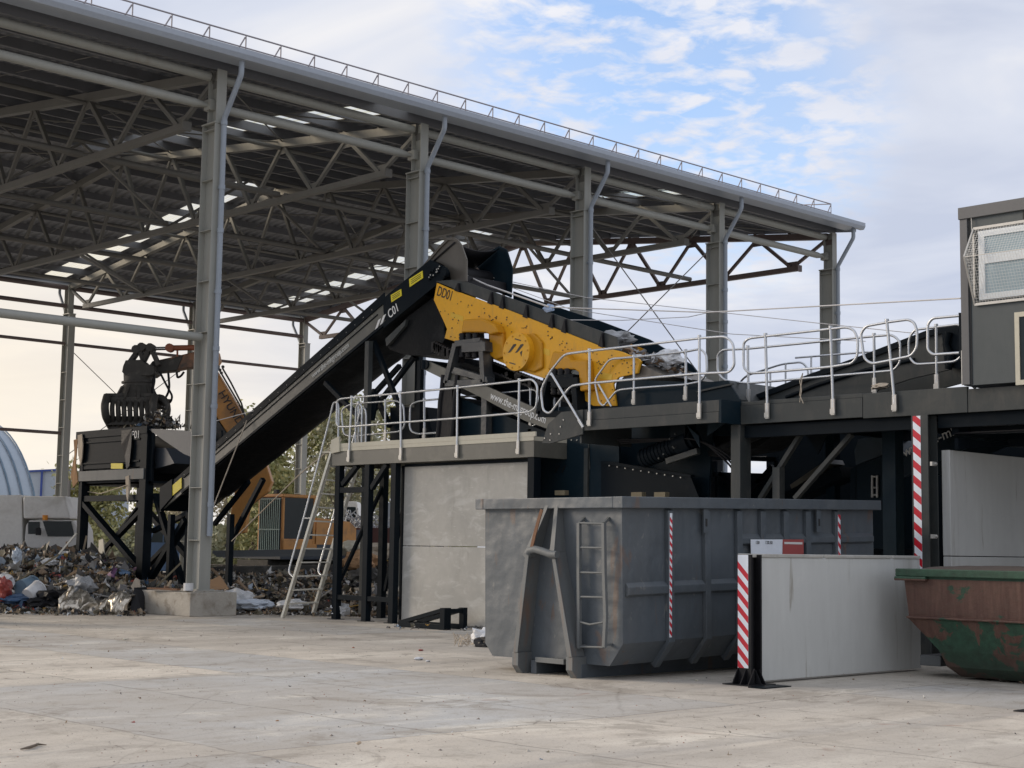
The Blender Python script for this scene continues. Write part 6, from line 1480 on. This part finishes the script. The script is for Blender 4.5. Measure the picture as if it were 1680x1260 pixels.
def scat(name, n, xr, Dr, s0, s1, zz=None, w8=wts, pw=1.0, lab=None):
    m = MB()
    for i in range(n):
        x = rn.uniform(*xr); D = Dr[0]+(Dr[1]-Dr[0])*rn.random()**pw; h = heap(x, D)
        if zz is None and h <= .01: continue
        p = at(x, 900, D=D); p.z = (h if zz is None else 0)+rn.uniform(-.02, .08)
        s = s0*(s1/s0)**rn.random(); ax = V((rn.uniform(-1, 1), rn.uniform(-1, 1), rn.uniform(-.7, .7))).normalized(); bx = ax.cross(V((rn.uniform(-.8, .8), rn.uniform(-.8, .8), 1))).normalized(); n_ = ax.cross(bx); e_ = rn.uniform(.25, 1)
        if n_.z < 0: n_ = -n_
        if p.z < s*.3: p.z = s*.3
        G = 4; cx, cy, tw = rn.uniform(-.9, .9), rn.uniform(-.9, .9), rn.uniform(-.6, .6); o = []; q0 = rn.uniform(.25, .6); ph = rn.uniform(0, 6)
        for j in range(G):
            for i2 in range(G):
                u, v = i2/(G-1)*2-1, j/(G-1)*2-1; j1, j2, j3 = rn.uniform(-.2, .2), rn.uniform(-.2, .2), rn.uniform(-.22, .22)
                o.append(p+ax*(u+j1)*s+bx*(v+j2)*s*e_+n_*s*(cx*u*u+cy*v*v*.7+tw*u*v+j3+q0*math.sin(ph+3*u+2*v)*.5))
        m.add(o, [(j*G+i2, j*G+i2+1, (j+1)*G+i2+1, (j+1)*G+i2) for j in range(G-1) for i2 in range(G-1)], rn.choices(range(13), w8)[0], rn.random() < .6)
    return struct(m.build(name, tp_), 'stuff')
scat('loose_waste', 21000, (-90, 300), (34.6, 45.5), .02, .12, pw=1.0)
scat('loose_waste', 900, (-90, 300), (35.2, 45.5), .10, .24)
scat('loose_waste', 10000, (250, 660), (35.6, 48), .025, .13, w8=[10, 12, 12, 6, 3, 10, .6, .4, .1, .6, 12, 10, 1])
scat('ground_litter', 900, (-60, 240), (33.2, 35.2), .015, .09, 0, pw=.6)
scat('ground_litter', 1500, (330, 650), (34.6, 37.5), .015, .10, 0, w8=[8, 12, 8, 6, 8, 6, 1.2, .8, .1, .4, 8, 4, 2], pw=.7)
scat('ground_litter', 160, (640, 820), (29.5, 34.0), .01, .05, 0)
scat('ground_litter', 200, (-40, 1720), (10, 31), .004, .018, 0, w8=[10, 9, 1, 9, 6, 4, .7, .3, .1, .6, 4, .5, 1], pw=.8)
m = MB(); r3 = random.Random(31)
for i in range(110):
    x = r3.uniform(-60, 330); D = r3.uniform(35.3, 45); c = hp3(x, D); c.z += r3.uniform(0, .1); s_ = r3.uniform(.08, .22); sc3 = V((s_*r3.uniform(.7, 1.5), s_*r3.uniform(.7, 1.3), s_*r3.uniform(.4, .8))); sd3 = r3.random()*90; rings, seg = 9, 12; vs = []
    for a_ in range(rings+1):
        for b_ in range(seg):
            th, ph = PI*a_/rings, 2*PI*b_/seg; d3 = V((math.sin(th)*math.cos(ph), math.sin(th)*math.sin(ph), math.cos(th))); k3 = 1+.4*noise.noise(d3*1.6+V((sd3, 0, 0)))+.25*noise.noise(d3*4+V((0, sd3, 0))); vs.append(c+V((d3.x*sc3.x*k3, d3.y*sc3.y*k3, d3.z*sc3.z*k3)))
    m.add(vs, [(a_*seg+b_, a_*seg+(b_+1) % seg, (a_+1)*seg+(b_+1) % seg, (a_+1)*seg+b_) for a_ in range(rings) for b_ in range(seg)], r3.choices(range(13), [8, 5, 4, 5, 9, 3, 1, 2, .4, .6, 5, 9, 4])[0], True)
struct(m.build('bagged_waste', tp_), 'stuff')
m = MB()
for i in range(90):      # broken boards, pipes and laths in the heap
    x = r3.uniform(-60, 640); D = r3.uniform(35.5, 46); c = hp3(x, D); c.z += .08; v_ = V((r3.uniform(-1, 1), r3.uniform(-1, 1), r3.uniform(-.25, .45))).normalized()*r3.uniform(.2, .7)
    m.beam(c-v_, c+v_, r3.uniform(.02, .13), r3.uniform(.012, .03), (r3.uniform(-.5, .5), r3.uniform(-.5, .5), 1), mi=r3.choice((1, 3, 3, 9, 0, 4)))
struct(m.build('broken_boards', tp_), 'stuff')
def pebbles(n):
    m = MB(); r2 = random.Random(3)
    for i in range(n):
        D = 8.5+24*r2.random()**1.6; x = r2.uniform(-80, 1760); p = at(x, 900, D=D); p.z = 0; s = r2.uniform(.002, .007)*(1+D*.03)
        if r2.random() < .015: s *= 2.5
        k = [p+V((math.cos(a)*s*r2.uniform(.6, 1.3), math.sin(a)*s*r2.uniform(.6, 1.3), .001)) for a in (0, 1.3, 2.5, 3.8, 5.0)]; m.add(k+[p+V((0, 0, s*.8))], [(j, (j+1) % 5, 5) for j in range(5)], r2.choices((0, 1, 2), (6, 3, 1))[0])
    struct(m.build('grit', [mat('grit_dark', (.24, .21, .18), .9), mat('grit_pale', (.42, .39, .34), .9), mat('grit_red', (.25, .10, .06), .9)]), 'stuff')
pebbles(4000)
m = MB(); r4 = random.Random(44)
for i in range(420):
    x = r4.gauss(262, 17); y = 702-abs(r4.gauss(0, 13))*(1-abs(x-265)/60); c = at(x, min(y, 703), D=44.2+r4.uniform(-.5, .6)); s_ = r4.uniform(.03, .13); a_ = V((r4.uniform(-1, 1), r4.uniform(-1, 1), r4.uniform(-1, 1))).normalized(); b_ = a_.orthogonal().normalized(); o_ = [c-a_*s_, c-b_*s_*.6+a_*.03, c+a_*s_, c+b_*s_*.7, c+a_.cross(b_)*s_*.5]
    m.add(o_, [(0, 1, 4), (1, 2, 4), (2, 3, 4), (3, 0, 4)], r4.choices(range(13), [9, 8, 14, 5, 5, 9, .3, 1, .2, .3, 12, 14, 2])[0])
struct(m.build('hopper_load', tp_), 'stuff')
# larger single items
cr = crumple
m = MB()
P0, P1 = at(98, 990, D=34.35), at(214, 990, D=34.35)
P0.z = P1.z = 0
def foil(u, v):
    a = P0.lerp(P1, u); r_ = .34+.10*math.sin(u*9)+.08*noise.noise(V((u*6, v*3, 0))); an = PI*(v)
    k = 1+.30*noise.noise(V((u*11, v*5, 2)))+.15*noise.noise(V((u*30, v*14, 5))); q = FH*(-math.cos(an)*r_*k*1.3)+V((0, 0, math.sin(an)*r_*k*1.15)); return a+FH*.3+q+RH*.1*noise.noise(V((v*6, u*14, 8)))
m.sheet(foil, 60, 24); tag(m.build('foil_sheet', M_FOIL, solid=.01), 'shiny crumpled tan foil sheet lying at the front of the rubbish heap', 'foil sheet')
cr('plastic_sack', 'grey crumpled sack on the heap just above the foil sheet', 'sack', at(132, 960, D=36.2), (.30, .34, .20), pal[1], 21)
cr('plastic_sack', 'white sack at the left edge low on the rubbish heap', 'sack', at(4, 955, D=35.4), (.28, .32, .16), M_PLAST, 22)
cr('plastic_sack', 'dark sack just left of the foil sheet', 'sack', at(84, 985, D=35.0), (.5, .38, .2), M_BLACK, 23)
cr('plastic_sack', 'white bag lying behind the concrete base right of the column', 'sack', at(394, 984, D=36.0), (.36, .3, .24), M_PLAST, 24)
cr('plastic_sack', 'pale blue torn bag on the ground between the column base and ladder', 'sack', at(415, 992, D=35.6), (.5, .3, .14), mat('pale_blue_film', (.50, .56, .64), .4), 25)
cr('plastic_sack', 'flat white bag right beside the ladder foot', 'sack', at(478, 992, D=35.4), (.34, .28, .12), M_PLAST, 26)
cr('plastic_sack', 'small white bag under the first walkway leg', 'sack', at(560, 1000, D=33.6), (.22, .18, .14), M_PLAST, 27)
cr('plastic_sack', 'dark sack behind the white bag near the column base', 'sack', at(424, 984, D=37.0), (.45, .35, .2), M_BLACK, 28)
cr('plastic_sack', 'blue sack low at the left end of the heap', 'sack', at(22, 983, D=34.9), (.40, .3, .11), M_BLUEP, 29)
cr('plastic_sack', 'bright white film halfway up the heap at the left', 'sack', at(80, 922, D=38.5), (.18, .16, .09), M_PLAST, 30)
cr('plastic_sack', 'pale upright scrap of film on the heap below the purple scrap', 'sack', at(28, 914, D=38.5), (.12, .12, .22), mat('pale_blue_sheet', (.45, .52, .60), .5), 31)
cr('red_jug', 'faded red plastic jug at the far left edge of the heap', 'jug', at(3, 968, D=34.7), (.18, .22, .28), M_REDP, 32)
def bucket(x, y, D, tilt, m_, label, r=.2, h=.38):
    t_ = thing('bucket', label, 'bucket', at(x, y, D=D)); c = at(x, y, D=D); ax = V((math.sin(tilt), .3*math.sin(tilt), math.cos(tilt))).normalized()
    m = MB(); m.tube([c-ax*h/2, c+ax*h/2], [r*.85, r], 20, cap=False); m.cyl(c-ax*h/2, c-ax*(h/2-.01), r*.85, 20); m.build('wall', m_, t_, solid=.008)
    m = MB(); m.tube([c+ax*(h/2-.02), c+ax*(h/2+.01)], r*1.05, 20); m.build('rim', m_, t_)
bucket(55, 972, 35.0, 1.1, M_PLAST, 'white bucket tipped over in front of the heap')
bucket(44, 964, 35.5, 1.4, mat('blue_grey_plastic', (.13, .2, .27), .5), 'blue-grey bucket behind the white one', .24)
m = MB(); m.prism([at(350, 952, D=36.2), at(362, 946, D=36.6), at(376, 966, D=36.4), at(352, 968, D=35.6), at(330, 962, D=35.6), at(332, 950, D=36)], (0, .05, .02)); tag(m.build('cardboard_sheet', M_CARD), 'brown cardboard sheet leaning behind the concrete base of the column', 'cardboard')
m = MB(); m.prism([at(215, 962, D=36), at(222, 948, D=36), at(228, 952, D=36), at(230, 968, D=36), at(220, 972, D=36)], FH*.1); tag(m.build('cardboard_sheet', M_TAN), 'pale crumpled cardboard above the black plate left of the column base', 'cardboard')
m = MB(); m.prism([at(212, 1010, D=34.6), at(220, 964, D=34.9), at(262, 962, D=35.6), at(262, 968, D=35.6), at(238, 972, D=35.0), at(235, 1010, D=34.7)], FH*.03); tag(m.build('black_plate', M_BLACK), 'black steel plate leaning against the left side of the column base', 'plate')
m = MB(); a = at(298, 974, D=34.6); b_ = V((18.6, 29.35, .552)); m.cyl(b_, b_+V((0, 0, .16)), .11, 16); tag(m.build('white_tin', M_PLAST), 'white tin standing on the column base', 'tin')
m = MB(); m.beam((18.45, 29.5, .57), (18.3, 30.5, .57), .1, .04); m.beam((18.4, 29.9, .61), (18.7, 30.45, .60), .08, .03); tag(m.build('rusty_offcuts', M_RUST), 'rusty steel offcuts lying on the column base', 'scrap')
for i, (x, y, D, L, an, lb) in enumerate(((50, 940, 37, 1.6, .6, 'long thin stick leaning on the heap at the left'), (100, 905, 39, 1.2, .9, 'short pole stuck in the heap left of the hopper stand'), (275, 945, 37, .9, .8, 'pale plank end beside the column'), (160, 935, 41, 1.4, 1.1, 'dark stick across the heap under the hopper'))):
    m = MB(); c = at(x, y, D=D); v_ = RH*math.cos(an)+V((0, 0, 1))*math.sin(an); m.beam(c-v_*L/2, c+v_*L/2, .04, .05, FH); tag(m.build('wooden_stick', M_WOOD if i != 1 else M_ALU), lb, 'stick')
m = MB(); 
for i in range(3): a = at(350+i*3, 906+i*3, D=46.8-i*.5); b = at(545, 903+i*4, D=46.8-i*.5); m.beam(a, b, .3, .10-.02*i)
tag(m.build('long_beam', M_CRUST), 'long dusty beams lying in front of the excavator tracks', 'beam')
m = MB(); m.prism(pz([(330, 930), (556, 926), (556, 958), (330, 962)], 44), FH*.6); tag(m.build('low_steel_box', M_GRAP, bevel=.04), 'low dark steel box lying on the ground in front of the excavator', 'steel box')
for i, (x, y, D, s, lb) in enumerate(((590, 920, 43, .5, 'brown torn mattress foam heaped behind the walkway legs'), (622, 905, 45, .45, 'tan bundle on the heap behind the third walkway leg'), (600, 950, 41, .5, 'dark bundle at the foot of the heap behind the walkway legs'), (575, 900, 46, .4, 'pale bundle at the top of the heap beside the second leg'))): cr('waste_bundle', lb, 'bundle', at(x, y, D=D), (s, s, s*.6), (M_CARD, M_TAN, M_GRAP, M_FASCL)[i], 50+i)
cr('rag_heap', 'white and black rags lying at the foot of the container beside the end wall', 'rags', at(792, 1048, Z=.1), (.16, .22, .18), M_PLAST, 61)
cr('rag_heap', 'dark rag under the white one at the foot of the container', 'rags', at(795, 1056, Z=.05), (.14, .2, .1), M_BLACK, 62)
m = MB(); r2 = random.Random(9)
for i in range(40):
    a = at(r2.uniform(744, 790), r2.uniform(1048, 1062), Z=0); m.beam(a, a+V((r2.uniform(-.12, .12), r2.uniform(-.12, .12), r2.uniform(.01, .14))), .006, .015)
struct(m.build('dry_weeds', M_TAN), 'stuff')
m = MB(); a = at(50, 1225, Z=.012); m.tube([at(34, 1229, Z=.012), at(48, 1226, Z=.015), at(62, 1221, Z=.012), at(76, 1222, Z=.012)], [.006, .012, .01, .004], 6); tag(m.build('twig', M_BARK), 'dark twig lying on the concrete at the lower left', 'twig')
for i, (x, y, s, mm, lb) in enumerate(((702, 1086, .03, M_PLAST, 'small white scrap on the yard right of centre'), (455, 1183, .012, M_CARD, 'tiny brown stone in the middle of the foreground'), (1143, 1117, .02, M_FASCL, 'pale pebble in front of the container'), (686, 1083, .05, M_PLAST, 'flat white paper scrap in front of the wedge frame'), (205, 1050, .03, M_FASCL, 'pale scrap on the yard below the rubbish heap'), (690, 1068, .03, M_REDP, 'small red scrap by the wedge frame'))):
    a = at(x, y, Z=0.0); cr('litter_scrap', lb, 'scrap', a+V((0, 0, s*.4)), (s*1.4, s, s*.5), mm, 70+i, sub=2)
m = MB(); a, b = at(1010, 1124, Z=.01), at(1060, 1121, Z=.01)
m = MB(); c = at(1262, 1127, Z=.006); m.box((c.x-.25, c.y-.1, 0), (c.x+.3, c.y+.12, .012)); tag(m.build('steel_floor_plate', M_DARK), 'thin dark steel plate flat on the ground at the foot of the striped post', 'plate')
for i, (x, w_) in enumerate(((888, 22), (1040, 18), (1085, 22))): 
    m = MB(); a = at(x+18 if i == 0 else x, 808, X=XM-.4); 
    a = at([918, 1044, 1082][i], [808, 811, 811][i], X=21.0); m.box((a.x, a.y-.13, a.z-.05), (a.x+.12, a.y+.13, a.z+.04)); tag(m.build('timber_block', M_WOOD, bevel=.004), ['dusty block on the ledge behind the hook end of the container', 'yellowish block on the ledge behind the container rim', 'pale flat block on the ledge behind the container corner'][i], 'block')
